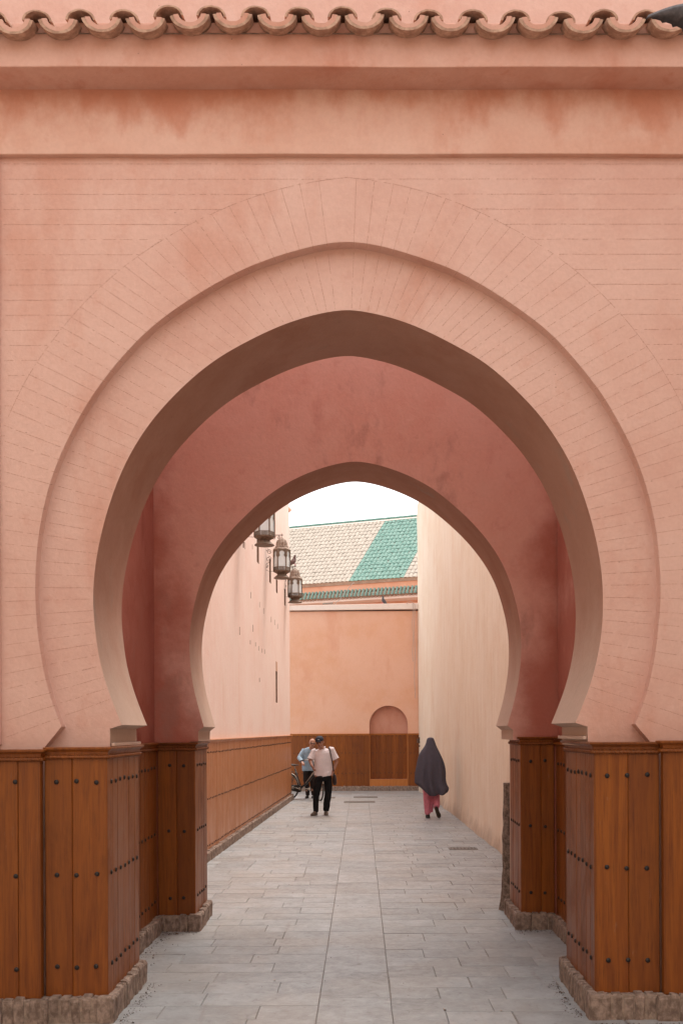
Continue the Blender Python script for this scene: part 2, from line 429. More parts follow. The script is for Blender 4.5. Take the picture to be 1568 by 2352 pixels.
def rope(path, o, z, r):
    mb = MB(); P2 = miter(path, o)
    for a, b in zip(P2, P2[1:]):
        L = (b-a).length; n = max(2, int(L/.006))
        pts = [Vector((a.x+(b.x-a.x)*i/n, a.y+(b.y-a.y)*i/n, z)) for i in range(n+1)]
        mb.tube(pts, r, 10, twist=lambda i, an: 1+.24*math.cos(2*an+i*.006*2*PI/.024*1.0))
    return mb
def nails_on(M, L, rows, sp, r, parent, sink=None, jit=.006, start=None):
    n = max(1, int(L/sp)); off = (L-(n-1)*sp)/2 if start is None else start
    for z in rows:
        for i in range(n):
            x = off+i*sp+random.uniform(-jit, jit); zz = z+random.uniform(-jit, jit)
            T = M @ Matrix.Translation((x, -.001, zz)) @ Matrix.Diagonal((r, .010, r, 1)) @ Matrix.Rotation(random.uniform(0, 6), 4, 'Y')
            if sink is None: add('nail', NAILM, NAIL, parent, T)
            else: sink.add([T @ v.co for v in NAILM.vertices], [tuple(p.vertices) for p in NAILM.polygons])
def panelling(root, path, z0, z1, rows, sp=.125, mat=WOODF, bw=.17, nr=.0155, nsp=None, ropes=True, joined=False, capmat=None, name='wood_panelling'):
    capmat = capmat or mat
    core = sweep(path, [(-.030, z0+.01), (-.012, z0+.01), (-.012, z1-.05), (-.030, z1-.05)])
    part = add(name, core.me('panel_backing'), mat, root)
    sb, sn = MB(), MB()
    for a, b in zip(path, path[1:]):
        M, L = seg_frame(a, b)
        if L < .03: continue
        n = max(1, round(L/bw)); ws = [random.uniform(.75, 1.25) for _ in range(n)]; t = sum(ws); x = 0
        for q in ws:
            wd = q/t*L
            T = M @ Matrix.Translation((x+wd/2, .006+random.uniform(0, .0018), z0+random.uniform(0, .004))) @ Matrix.Diagonal((wd-.0013, .012, z1-z0-.052, 1))
            if joined: sb.add([T @ v.co for v in BOARD.vertices], [tuple(p.vertices) for p in BOARD.polygons])
            else: add('board', BOARD, mat, part, T)
            x += wd
        if L > .12: nails_on(M, L, rows, sp, nr, part, sn if (joined or nsp) else None)
    if joined: add('boards', sb.me('boards'), mat, part, kind='stuff')
    if sn.v: add('nails', sn.me('nails'), NAIL, part, kind='stuff')
    cap = sweep(path, [(-.03, z1-.052), (.004, z1-.052), (.008, z1-.030), (.020, z1-.018), (.030, z1-.016), (.032, z1-.004), (.028, z1), (-.03, z1)])
    bevel(add('cap_rail', cap.me('cap_rail'), capmat, part), .002, 1)
    if ropes: add('rope_moulding', rope(path, .008, z1-.062, .0115).me('rope', True), capmat, part)
    return part
def plinth(root, path, z1, depth=.07, joined=False, pitch=.066, ht=None):
    core = sweep(path, [(-.06, -.02), (depth-.007, -.02), (depth-.007, z1-.010), (-.06, z1-.012)])
    part = add('brick_plinth', core.me('plinth_core'), MORT, root)
    P2 = miter(path, depth); sb = MB()
    for i, (a, b) in enumerate(zip(P2, P2[1:])):
        M, L = seg_frame(a, b)
        if L < .03: continue
        n = max(1, round(L/pitch)); pt = L/n
        for k in range(n):
            h = z1+random.uniform(-.012, .004); dd = depth+.06
            T = M @ Matrix.Translation((pt*(k+.5)+random.uniform(-.002, .002), dd/2+random.uniform(-.004, .008), h/2-.01)) @ Matrix.Rotation(random.gauss(0, .025), 4, 'Y') @ Matrix.Rotation(random.gauss(0, .02), 4, 'X') @ Matrix.Diagonal((pt-.0035, dd, h+.02, 1))
            me_ = random.choice(BR)
            if joined: sb.add([T @ v.co for v in me_.vertices], [tuple(p.vertices) for p in me_.polygons])
            else: add('brick', me_, BRICK, part, T)
    if joined: add('bricks', sb.me('bricks'), BRICK, part, kind='stuff')
    return part

# ------------------------------------------------------------------ arch profiles (offset from the arch axis, height) in photograph units
IN1 = [(0,711.5),(25,713),(70,719.5),(134,738),(190,763),(258,797),(298,822),(338,851),(374,883),(418,927),(454,969),(482,1012),(508,1057),(529,1104),(549,1160),(565,1215),(577,1275),(584,1330),(586,1375),(583,1440),(575,1505),(560,1563),(541,1613),(520,1662)]
RIM = [(0,570.5),(25,571.5),(64,576),(122,591),(190,612.5),(242,635),(282,655),(326,681),(374,711),(420,744),(454,772),(494,812),(528,852),(562,895),(590,937),(615,981),(642,1034),(661,1078),(679,1130),(693,1189),(703,1255),(708,1320),(708,1385),(704,1445),(695,1518),(680,1585),(664,1630),(649,1666)]
IN2 = [(0,1060),(20,1061),(57,1068),(99,1081.5),(141,1100),(178,1121),(208,1144),(236,1169),(262,1194),(287,1220),(306,1244),(326,1273),(343,1304),(356,1338),(366,1372),(374,1407),(380,1445),(382,1485),(379,1530),(373,1575),(363,1618),(348,1668)]
def spline(P, n=5):
    out = []
    Q = [(-P[1][0], P[1][1])]+P+[(2*P[-1][0]-P[-2][0], 2*P[-1][1]-P[-2][1])]
    for i in range(1, len(Q)-2):
        for k in range(n):
            t = k/n; a, b, c, d = Q[i-1], Q[i], Q[i+1], Q[i+2]
            out.append(tuple(.5*(2*b[j]+(c[j]-a[j])*t+(2*a[j]-5*b[j]+4*c[j]-d[j])*t*t+(3*b[j]-a[j]-3*c[j]+d[j])*t**3) for j in (0, 1)))
    out = out+[P[-1]]
    for _ in range(26):      # ease the hand-read points into one smooth curve
        nw = list(out)
        for i in range(len(out)-1):
            a = (-out[1][0], out[1][1]) if i == 0 else out[i-1]; b = out[i+1]
            nw[i] = tuple(out[i][j]*.4+(a[j]+b[j])*.3 for j in (0, 1))
        if nw[0][1] > P[0][1]+2.5: nw[0] = (0, P[0][1]+2.5)
        out = nw
    return out
SIN1, SRIM, SIN2 = spline(IN1), spline(RIM), spline(IN2)
def prof(S, cx, Y, extra=(), wob=.0):
    """full profile, left bottom -> apex -> right bottom, metric (X, Z)"""
    half = S+list(extra)
    L = [(cx-d, y) for d, y in reversed(half)]; R = [(cx+d, y) for d, y in half[1:]]
    out = []
    for i, (px, py) in enumerate(L+R):
        p = PX(px, py, Y); k = .003*noise.noise(Vector((px*.01, py*.01, 5)))
        out.append((p.x+k, p.z+k))
    return out
def arch_body(root, name, cx, Yr, Yb, Sin, jamb, zcap, xl, xr, ztop, facemat, soffmat, rim=None, Yf=None):
    """a wall with a horseshoe opening: ring face, soffit, field face, back"""
    inn = prof(Sin, cx, Yr, jamb)
    inn[0] = (inn[0][0], 0.0); inn[-1] = (inn[-1][0], 0.0)
    mid = len(inn)//2
    def face(Y): return lambda p: Vector((p[0], Y, p[1]))
    mb = MB()
    if rim:
        rm = prof(rim[0], cx, Yr, rim[1]); rm[0] = (rm[0][0], 0.0); rm[-1] = (rm[-1][0], 0.0); mr = len(rm)//2
        mb.poly(inn[:mid+1]+list(reversed(rm[:mr+1])), face(Yr)); mb.poly(inn[mid:]+list(reversed(rm[mr:])), face(Yr))
        # step between ring and field
        for a, b in zip(rm, rm[1:]):
            if max(a[1], b[1]) > .5: mb.add([(a[0], Yr, a[1]), (b[0], Yr, b[1]), (b[0], Yf, b[1]), (a[0], Yf, a[1])], [(0, 1, 2, 3)])
        out, Yo = rm, Yf
    else: out, Yo, mr = inn, Yr, mid
    mb.poly(out[:mr+1]+[(out[mr][0], ztop), (xl, ztop), (xl, 0)], face(Yo)); mb.poly(out[mr:]+[(xr, 0), (xr, ztop), (out[mr][0], ztop)], face(Yo))
    bk = [(x, z) for x, z in inn]
    mb.poly(bk[:mid+1]+[(bk[mid][0], ztop), (xl, ztop), (xl, 0)], face(Yb)); mb.poly(bk[mid:]+[(xr, 0), (xr, ztop), (bk[mid][0], ztop)], face(Yb))
    mb.add([(xl, Yo, ztop), (xr, Yo, ztop), (xr, Yb, ztop), (xl, Yb, ztop)], [(0, 1, 2, 3)])
    for X in (xl, xr): mb.add([(X, Yo, 0), (X, Yb, 0), (X, Yb, ztop), (X, Yo, ztop)], [(0, 1, 2, 3)])
    body = add(name, mb.me(name), facemat, root)
    me_ = body.data; b = bmesh.new(); b.from_mesh(me_); bmesh.ops.remove_doubles(b, verts=b.verts, dist=1e-4); b.to_mesh(me_); b.free()
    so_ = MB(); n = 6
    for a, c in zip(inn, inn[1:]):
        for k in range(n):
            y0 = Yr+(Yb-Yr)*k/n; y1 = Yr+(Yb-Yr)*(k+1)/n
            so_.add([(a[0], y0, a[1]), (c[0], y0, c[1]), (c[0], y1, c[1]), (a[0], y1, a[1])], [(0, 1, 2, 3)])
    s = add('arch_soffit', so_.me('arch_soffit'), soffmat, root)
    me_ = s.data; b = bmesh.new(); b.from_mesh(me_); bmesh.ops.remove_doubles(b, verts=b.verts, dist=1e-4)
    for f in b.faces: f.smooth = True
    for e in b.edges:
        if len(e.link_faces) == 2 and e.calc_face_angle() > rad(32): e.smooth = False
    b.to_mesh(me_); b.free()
    return body, inn

# ------------------------------------------------------------------ OUTER GATEWAY
YR, YF, YB = 6.36, 6.275, 7.14
gate = empty('gateway', (0, 6.3, 0), 'salmon horseshoe archway wall in the foreground with tiled eave, brown wood panelling and brick plinth', 'archway', rz=rad(.45))
JAMB1 = [(548, 1671), (548, 1716), (574, 1717), (574, 1730)]
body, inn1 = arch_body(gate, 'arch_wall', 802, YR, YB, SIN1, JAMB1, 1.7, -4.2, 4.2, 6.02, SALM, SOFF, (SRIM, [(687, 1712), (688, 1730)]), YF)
bevel(body, .007, 2, 30)
zfr = GZ(353.5, 6.235); zco = GZ(153, 6.02)
def wavy(y0, y1, z0, z1, name, mat, amp=.004, x0=-4.2, x1=4.2):
    mb = MB(); n = 84; V = []
    for i in range(n+1):
        x = x0+(x1-x0)*i/n; q = amp*noise.noise(Vector((x*1.3, z0, 1))); r = amp*noise.noise(Vector((x*1.1, z0, 7)))
        V += [(x, y0+r, z0+q), (x, y0+r, z1), (x, y1, z1), (x, y1, z0+q)]
    Fc = []
    for i in range(n):
        for k in range(4): Fc.append((i*4+k, i*4+(k+1) % 4, (i+1)*4+(k+1) % 4, (i+1)*4+k))
    mb.add(V, Fc+[(0, 1, 2, 3), (n*4, n*4+1, n*4+2, n*4+3)])
    return bevel(add(name, mb.me(name), mat, gate), .006, 2)
wavy(6.235, YF+.01, zfr, zco+.03, 'frieze_band', FRZ)
wavy(6.02, YF+.02, zco, GZ(52, 6.02), 'cornice', CORN, .005)
st = MB(); st.box((-4.1, 6.238, 1.72), (GX(3, 6.24), YF+.004, zfr+.01)); bevel(add('edge_pilaster', st.me('edge_pilaster'), SALM, gate), .005)
# upper wall set back above the eave
up = MB(); up.box((-4.2, 6.62, 6.02), (4.2, YB-.01, 7.6)); add('upper_wall', up.me('upper_wall'), SALM, gate)
# impost ledges under the arch tips
for sx in (-1, 1):
    xj = inn1[2][0] if sx < 0 else inn1[-3][0]; zo = 0 if sx < 0 else .03
    for (z0, z1, pr) in ((1.706, 1.728, .010),):
        ib = MB(); a, b_ = sorted((xj-sx*.03, xj-sx*-0.0-sx*pr*1.0)); ib.box((a, YR-.006, z0+zo), (b_, YB+.006, z1+zo))
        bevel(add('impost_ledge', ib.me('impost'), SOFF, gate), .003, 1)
# scored brickwork lines in the plaster
def inpoly(x, y, P):
    c = False; j = len(P)-1
    for i in range(len(P)):
        if (P[i][1] > y) != (P[j][1] > y) and x < (P[j][0]-P[i][0])*(y-P[i][1])/(P[j][1]-P[i][1])+P[i][0]: c = not c
        j = i
    return c
INP = [(-d, y) for d, y in reversed(SIN1)]+SIN1[1:]; RMP = [(-d, y) for d, y in reversed(SRIM)]+SRIM[1:]
EXT = [(0,405),(110,413),(230,447),(370,514),(450,562),(530,621),(610,691),(677,776),(740,866),(772,934),(800,1010),(830,1100)]
SEXT = spline(EXT, 4)
def dashes(mb, a, b, Y, cx=802):
    A, B = PX(cx+a[0], a[1], Y), PX(cx+b[0], b[1], Y)
    d = B-A; L = d.length
    if L < .02: return
    d.normalize(); n = Vector((-d.z, 0, d.x)); s = 0; W = .0014
    fade = random.random()
    while s < L:
        l = random.uniform(.012, .020)
        if random.random() > .10+.12*noise.noise(Vector((A.x*3+s*4, A.z*3, 0))) + (0.12 if fade < .2 else 0):
            e = min(s+l, L); w0 = W*random.uniform(.6, 1.25); wob = n*.0022*noise.noise(Vector((s*9+A.x*7, A.z*5, 2)))
            p, q = A+d*s+wob, A+d*e+wob+n*.0012
            oy = Vector((0, -.0011, 0))
            mb.add([p-n*w0*.4+oy, q-n*w0+oy, q+n*w0*.4+oy, p+n*w0+oy, p+n*0+Vector((0, .001, 0))], [(0, 1, 2, 3)])
        s += l+random.uniform(.003, .006)
sc = MB()
def extdx(y):
    for a, b in zip(SEXT, SEXT[1:]):
        if a[1] <= y <= b[1]: return a[0]+(b[0]-a[0])*(y-a[1])/(b[1]-a[1]+1e-6)
    return None
y = 377.0
while y < 1000:
    e = extdx(y)
    for sx in (-1, 1):
        if e is None:
            if sx > 0: dashes(sc, (-785, y), (785, y), YF)
        else: dashes(sc, (sx*(e+3), y), (sx*(785 if sx < 0 else 785), y), YF)
    y += 34.6
def cyf(y):
    T = [(570, 940), (729, 1010), (850, 1150), (1000, 1270), (1300, 1345), (1660, 1410)]
    for a, b in zip(T, T[1:]):
        if y <= b[0]: return a[1]+(b[1]-a[1])*(max(y, a[0])-a[0])/(b[0]-a[0])
    return 1410
for sx in (-1, 1):
    acc = 0; nxt = 15 if sx > 0 else 45
    for a, b in zip(SRIM, SRIM[1:]):
        l = math.hypot(b[0]-a[0], b[1]-a[1])
        while acc+l >= nxt:
            t = (nxt-acc)/l; x = a[0]+(b[0]-a[0])*t; yy = a[1]+(b[1]-a[1])*t; nxt += 30+random.uniform(-2, 2)
            u = Vector((x, yy-cyf(yy))).normalized()
            # inward over the ring
            s = 4; 
            while s < 320 and not inpoly(sx*(x-u.x*s), yy-u.y*s, INP): s += 3
            if s < 320: dashes(sc, (sx*(x-u.x*9), yy-u.y*9), (sx*(x-u.x*(s-5)), yy-u.y*(s-5)), YR)
            s = 4; lim = 176+random.uniform(-3, 3)
            while s < lim and x+u.x*s < 784 and (extdx(yy+u.y*s) is None or x+u.x*s < extdx(yy+u.y*s)) and yy+u.y*s > 405: s += 3
            dashes(sc, (sx*(x+u.x*5), yy+u.y*5), (sx*(x+u.x*s), yy+u.y*s), YF)
        acc += l
for sx in (-1, 1):
    for a, b in zip(SEXT, SEXT[1:]):
        if b[0] < 785: dashes(sc, (sx*a[0], a[1]), (sx*b[0], b[1]), YF)
add('scored_joints', sc.me('scored_joints'), SCORE, gate, kind='stuff')

# panelling and plinth of the outer gateway
ZL, ZR = 1.705, 1.722
RWL, RWR = (1.49, .91, .337), (1.515, .935, .36)
pl_ = panelling(gate, [(-3.6, 6.150), (-1.972, 6.150), (-1.972, 6.215)], .155, ZL-.012, [r for r in RWL], .148)
pl_ = panelling(gate, [(-1.966, 6.215), (-1.576, 6.215), (-1.58, 7.150), (-1.83, 7.150)], .155, ZL, RWL, .125)
pr_ = panelling(gate, [(1.75, 7.150), (1.475, 7.150), (1.452, 6.215), (1.862, 6.215)], .155, ZR, RWR, .125)
pr_ = panelling(gate, [(1.868, 6.215), (1.868, 6.155), (3.6, 6.155)], .155, ZR+.008, RWR, .16)
plinth(gate, [(-3.6, 6.150), (-1.972, 6.150), (-1.972, 6.19), (-1.576, 6.19), (-1.58, 7.150), (-1.83, 7.150)], .165, .045)
plinth(gate, [(1.75, 7.150), (1.475, 7.150), (1.452, 6.19), (1.868, 6.19), (1.868, 6.155), (3.6, 6.155)], .165, .05)

# eave tiles in the foreground: channel tiles, mortar beds, cover tiles
YT = 5.90; per = 100.6/F*YT
def arc_tile(name, r, th, L, up_, squash=1.0, a0=12, taper=1.0, n=14):
    V, Fc = [], []
    for y0, s in ((0, 1), (L, taper)):
        for rr in (r, r-th):
            for k in range(n+1):
                a = rad(a0)+(PI-2*rad(a0))*k/n
                V.append((rr*s*math.cos(a), y0, (1 if up_ else -1)*rr*s*math.sin(a)*squash+random.uniform(-.0015, .0015)))
    m = n+1
    for k in range(n):
        Fc += [(k, k+1, m+k+1, m+k), (2*m+k, 2*m+k+1, 3*m+k+1, 3*m+k), (k, k+1, 2*m+k+1, 2*m+k), (m+k, m+k+1, 3*m+k+1, 3*m+k)]
    Fc += [(0, m, 3*m, 2*m), (n, m+n, 3*m+n, 2*m+n)]
    return mesh(name, V, Fc)
CH = [arc_tile('channel_tile', per*.455, .020, .62, False, .74, 10) for _ in range(4)]
MO = [arc_tile('mortar_bed', per*.455-.0205, .030, .60, False, .74, 6) for _ in range(4)]
CO = [arc_tile('cover_tile', per*.34, .013, .62, True, .66, 2) for _ in range(4)]
zc = GZ(37, YT)
x0 = GX(-13, YT)
slope = Matrix.Rotation(rad(14), 4, 'X')
for i in range(-8, 27):
    cx = x0+i*per+random.uniform(-.006, .006)
    px_ = VX+cx/YT*F
    sag = .012*math.sin(px_*.0017*2)+random.uniform(-.006, .006) + (.012 if px_ > 300 else -.008)
    R_ = Matrix.Rotation(random.gauss(0, .03), 4, 'Y')
    T = Matrix.Translation((cx+.5*per, YT+random.uniform(-.006, .006), zc+sag)) @ slope @ R_
    add('channel_tile', random.choice(CH), CLAY, gate, T)
    add('mortar_bed', random.choice(MO), CORN, gate, T @ Matrix.Translation((0, .007, .001)))
    T2 = Matrix.Translation((cx, YT+.035+random.uniform(-.006, .006), zc+sag-.004+random.uniform(-.004, .004))) @ slope @ Matrix.Rotation(random.gauss(0, .04), 4, 'Y')
    add('cover_tile', random.choice(CO), CLAY, gate, T2)
rf = MB(); rf.add([(-4.2, 6.0, zc-.03), (4.2, 6.0, zc-.03), (4.2, 6.64, zc+.12), (-4.2, 6.64, zc+.12)], [(0, 1, 2, 3)]); add('tile_bed', rf.me('tile_bed'), MORT, gate)

# ------------------------------------------------------------------ unseen walls added around the viewpoint to shade the gateway front
for (a, b_, lab) in (((-4.9, -5.5, 0), (-4.3, 6.2, 7.4), 'unseen beige wall added on the left to shade the gateway front'),
                     ((4.3, -5.5, 0), (4.9, 6.2, 7.4), 'unseen beige wall added on the right to shade the gateway front'),
                     ((-4.9, -6.2, 0), (4.9, -5.52, 8.5), 'unseen beige wall added behind the viewpoint to shade the gateway front')):
    q = MB(); q.box(a, b_); tag(bevel(add('shade_wall', q.me('shade_wall'), BEIGE), .02), lab, 'wall')
# ------------------------------------------------------------------ INNER GATEWAY and the court between
Y2, Y2B = 9.03, 9.76
gate2 = empty('gateway', (0, 9.0, 0), 'deep pink inner horseshoe archway wall standing behind the foreground arch', 'archway', rz=rad(.3))
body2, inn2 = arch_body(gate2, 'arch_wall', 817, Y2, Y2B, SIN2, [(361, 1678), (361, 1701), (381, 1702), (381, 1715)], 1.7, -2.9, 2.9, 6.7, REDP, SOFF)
bevel(body2, .007, 2, 30)
panelling(gate2, [(-1.83, 9.0), (-1.493, 9.0), (-1.50, 9.76)], .14, 1.70, (1.49, .90, .30), .128)
panelling(gate2, [(1.455, 9.70), (1.44, 9.0), (1.745, 9.0)], .14, 1.738, (1.52, .93, .33), .128)
plinth(gate2, [(-1.83, 9.0), (-1.493, 9.0), (-1.50, 9.74)], .15, .05)
plinth(gate2, [(1.455, 9.80), (1.44, 9.0), (1.745, 9.0)], .15, .055)
for sx, xw, lab in ((-1, -1.862, 'deep red plaster side wall on the left between the two arches'), (1, 1.782, 'deep red plaster side wall on the right between the two arches')):
    r_ = empty('side_wall', (xw, 8.1, 0), lab, 'wall')
    wb = MB(); a, b_ = sorted((xw, xw+sx*.35)); wb.box((a, YB+.012, 0), (b_, Y2-.012, 6.7))
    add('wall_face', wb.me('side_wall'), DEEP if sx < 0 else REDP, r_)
    if sx < 0:
        panelling(r_, [(-1.832, 7.19), (-1.832, 8.97)], .14, 1.70, (1.47, .88, .28), .128); plinth(r_, [(-1.83, 7.24), (-1.83, 8.93)], .15, .05)
    else:
        panelling(r_, [(1.75, 8.97), (1.75, 7.19)], .14, 1.738, (1.5, .91, .31), .128); plinth(r_, [(1.75, 8.93), (1.75, 7.24)], .15, .05)
# rough stone stub behind the inner pier
q = MB(); n = 10
rs = bmesh.new(); bmesh.ops.create_grid(rs, x_segments=2, y_segments=2, size=1); rs.free()
q.tube([(1.62, 9.98, z/12*1.27) for z in range(13)], [(.205+.045*(1-z/12)**4+random.uniform(-.008, .008), .13) for z in range(13)], 16, ref=(0, 1, 0))
tag(add('stone_stub', q.me('stone_stub', False), STONE), 'low rough grey brown stone stub behind the right inner pier', 'stone post')

# ------------------------------------------------------------------ wall helper with real openings
def wall_holes(P0, P1, z0, z1, holes, depth, name, mat, root, thick=.5, lean=0.0, revmat=None):
    """front face runs P0 -> P1 (outward = right-hand side); holes: (u0, u1, v0, v1, depth)"""
    M, L = seg_frame(P0, P1)
    us = sorted(set([0, L]+[u for h in holes for u in h[:2]])); vs = sorted(set([z0, z1]+[v for h in holes for v in h[2:4]]))
    mb = MB(); rv = MB()
    def pt(u, v, d=0): return M @ Vector((u, d+lean*(v-z0), v))
    for a, b in zip(us, us[1:]):
        for c, d in zip(vs, vs[1:]):
            um, vm = (a+b)/2, (c+d)/2
            if any(h[0] < um < h[1] and h[2] < vm < h[3] for h in holes): continue
            mb.add([pt(a, c), pt(b, c), pt(b, d), pt(a, d)], [(0, 1, 2, 3)])
    for u0, u1, v0, v1, dp in holes:
        f = [pt(u0, v0), pt(u1, v0), pt(u1, v1), pt(u0, v1)]; k = [pt(u0, v0, dp), pt(u1, v0, dp), pt(u1, v1, dp), pt(u0, v1, dp)]
        rv.add(f+k, [(0, 1, 5, 4), (1, 2, 6, 5), (2, 3, 7, 6), (3, 0, 4, 7), (4, 5, 6, 7)])
    a = [pt(0, z0, 0), pt(L, z0, 0), pt(L, z1, 0), pt(0, z1, 0)]; b = [pt(0, z0, thick), pt(L, z0, thick), pt(L, z1, thick), pt(0, z1, thick)]
    mb.add(a+b, [(0, 3, 7, 4), (1, 2, 6, 5), (3, 2, 6, 7), (4, 5, 6, 7)])
    o = add(name, mb.me(name), mat, root)
    if rv.v: add('slit_reveal', rv.me('reveal'), revmat or mat, root)
    return o

# ------------------------------------------------------------------ LEFT ALLEY WALL
LA, LB = (-2.29, 9.775), (-1.845, 26.1)
lw = empty('alley_wall', (-2.1, 18, 0), 'tall pale pink plaster wall along the left of the alley with slit openings and brown panelling', 'wall')
def wallX(Y): return LA[0]+(LB[0]-LA[0])*(Y-LA[1])/(LB[1]-LA[1])
def hit(px):   # depth at which a pixel column meets the left wall
    k = (LB[0]-LA[0])/(LB[1]-LA[1]); return (LA[0]-k*LA[1])/((px-VX)/F-k)
Lw, LL = seg_frame(LA, LB)
def u_of(Y): return (Y-LA[1])/(LB[1]-LA[1])*LL
holes = []
def slit(px, yt, yb, wd=.32, dp=.30):
    Y = hit(px); u = u_of(Y); holes.append((u-wd/2, u+wd/2, GZ(yb, Y), GZ(yt, Y), dp))
for px, yt, yb in ((594, 1235, 1292), (622, 1283, 1338), (637, 1330, 1361), (655.5, 1352, 1390), (635.5, 1541, 1613)): slit(px, yt, yb)
z1x = lambda x: (700+x*.7653)/1.5944
z1y = lambda y_: (1700+y_*.7653)/1.5944
for x_, a, b_ in ((262,372,404),(297,382,405),(322,385,405),(288,610,640),(330,657,683),(349,686,714),(385,728,755),(402,742,768),(416,762,786),(234,776,814),(298,766,800),(285,840,860),(310,850,870),(325,868,890),(341,880,900),(353,884,906),(328,1020,1040),(372,400,430),(440,470,500),(449,640,664)):
    slit(z1x(x_), z1y(a), z1y(b_), .05, .05)
wall_holes(LA, LB, 1.6, 8.2, holes, .3, 'wall_face', PINK, lw, .6, lean=.0, revmat=simple('slit_reveal', (.34, .20, .13), .9, .3, 20))
q = MB(); q.box((0, .02, 0), (LL, .6, 1.62), Lw); add('wall_base', q.me('wall_base'), PINK, lw)
panelling(lw, [(LA[0]+.03, LA[1]), (LB[0]+.03, LB[1]), (LB[0]-.5, LB[1]+.01)], .13, 1.685, (1.50, .85, .19), .128, mat=WOODA, joined=True, ropes=False, nr=.014)
plinth(lw, [(LA[0]+.03, LA[1]), (LB[0]+.03, LB[1]), (LB[0]-.5, LB[1]+.01)], .14, .06, joined=True)
# slanting reveal patch above the big slit, small eave end at the far corner
Yh = hit(635.5); q = MB(); u = u_of(Yh)
q.box((u-.12, -.004, GZ(1541, Yh)), (u+.14, .01, GZ(1519, Yh)), Lw); add('patched_lintel', q.me('lintel'), simple('patch_plaster', (.58, .32, .2), .9, .2, 12), lw)
p = PX(668, 1172, 26.0); q = MB(); q.tube([p+Vector((-.28, 0, .28)), p+Vector((.02, -.02, -.02))], (.05, .02), 6); add('eave_end', q.me('eave_end'), ORNG, lw)

# ------------------------------------------------------------------ RIGHT ALLEY WALL (slightly bent, irregular foot)
rw = empty('alley_wall', (2.0, 18, 0), 'tall beige streaked plaster wall along the right of the alley', 'wall')
RP = [(2.10, 9.775), (2.08, 12.0), (2.055, 14.2), (2.02, 17.2), (2.0, 20.0), (1.925, 23.8), (1.83, 27.0), (1.735, 29.68)]
mb = MB(); nu = 90; nv = 34; V = []
for i in range(nu+1):
    t = i/nu*(len(RP)-1); k = min(int(t), len(RP)-2); f_ = t-k
    x = RP[k][0]+(RP[k+1][0]-RP[k][0])*f_; y_ = RP[k][1]+(RP[k+1][1]-RP[k][1])*f_
    for j in range(nv+1):
        z = 8.5*j/nv; bulge = -.05*max(0, 1-z/.35)**2*(.6+.8*noise.noise(Vector((y_*.9, 0, 1))))
        V.append((x+bulge+.010*noise.noise(Vector((y_*.8, z*.9, 4)))-.004*z, y_, z-.01))
mb.add(V, [(i*(nv+1)+j, (i+1)*(nv+1)+j, (i+1)*(nv+1)+j+1, i*(nv+1)+j+1) for i in range(nu) for j in range(nv)])
add('wall_face', mb.me('right_wall', True), BEIGE, rw)
q = MB(); q.box((2.2, 9.775, 0), (2.8, 29.68, 8.45)); add('wall_core', q.me('wall_core'), BEIGE, rw)
q = MB()
for k, (dx, py, h) in enumerate(((961.5, 1697, 10), (966, 1694, 6), (966, 1702, 6), (965, 1712, 4))):
    Yq = 29.4; p = PX(dx, py, Yq); q.box((p.x-.06, Yq-.03, p.z-h/F*Yq), (p.x+.02, Yq, p.z))
add('iron_fitting', q.me('fitting'), IRON, rw)

# ------------------------------------------------------------------ END WALL with niche
YE = 29.7
ew = empty('end_wall', (0, YE, 0), 'orange salmon plaster wall closing the far end of the alley with round arched niche and brown panelling', 'wall')
xn, rn = GX(892, YE), 44/F*YE; zt = GZ(1621, YE); zs = zt-rn; zb = GZ(1790, YE); ztopE = GZ(1404, YE); xL, xR = -9.0, 3.2
arc = [(xn-rn*math.cos(PI*k/24), zs+rn*math.sin(PI*k/24)) for k in range(25)]
Lp = [(xL, 0), (xn, 0), (xn, zb), (xn-rn, zb)]+arc[:13]+[(xn, ztopE), (xL, ztopE)]
Rp = [(xn, 0), (xR, 0), (xR, ztopE), (xn, ztopE)]+arc[12:]+[(xn+rn, zb), (xn, zb)]
mb = MB(); fy = lambda p: Vector((p[0], YE, p[1])); mb.poly(Lp, fy); mb.poly(Rp, fy)
mb.add([(xL, YE, ztopE), (xR, YE, ztopE), (xR, YE+.5, ztopE), (xL, YE+.5, ztopE)], [(0, 1, 2, 3)]); mb.add([(xL, YE+.5, 0), (xR, YE+.5, 0), (xR, YE+.5, ztopE), (xL, YE+.5, ztopE)], [(0, 1, 2, 3)])
add('wall_face', mb.me('end_wall'), ORNG, ew)
nm = MB(); loop = [(xn-rn, zb)]+arc+[(xn+rn, zb)]; dn = .16
for a, b_ in zip(loop, loop[1:]+loop[:1]): nm.add([(a[0], YE, a[1]), (b_[0], YE, b_[1]), (b_[0], YE+dn, b_[1]), (a[0], YE+dn, a[1])], [(0, 1, 2, 3)])
nm.poly(loop, lambda p: Vector((p[0], YE+dn, p[1]))); add('niche', nm.me('niche'), plaster('niche_plaster', (.52, .23, .15), (.56, .28, .2), (.46, .18, .11), seed=81), ew)
zw = GZ(1685, YE)
RWE = (1.64, 1.13, .53)
ej = YE-.035
nsink = dict(nsp=True)
panelling(ew, [(-8.0, ej), (xn-rn-.004, ej)], .13, zw, RWE, .118, mat=WOODB, nsp=True, ropes=False, nr=.014, bw=.19)
panelling(ew, [(xn-rn+.002, YE+dn-.035), (xn+rn-.002, YE+dn-.035)], zb+.0, zw, RWE, .118, mat=WOODB, nsp=True, ropes=False, nr=.014, bw=.16, name='niche_panelling')
panelling(ew, [(xn+rn+.004, ej), (1.79, ej)], .13, zw, RWE, .11, mat=WOODB, nsp=True, ropes=False, nr=.014, bw=.2)
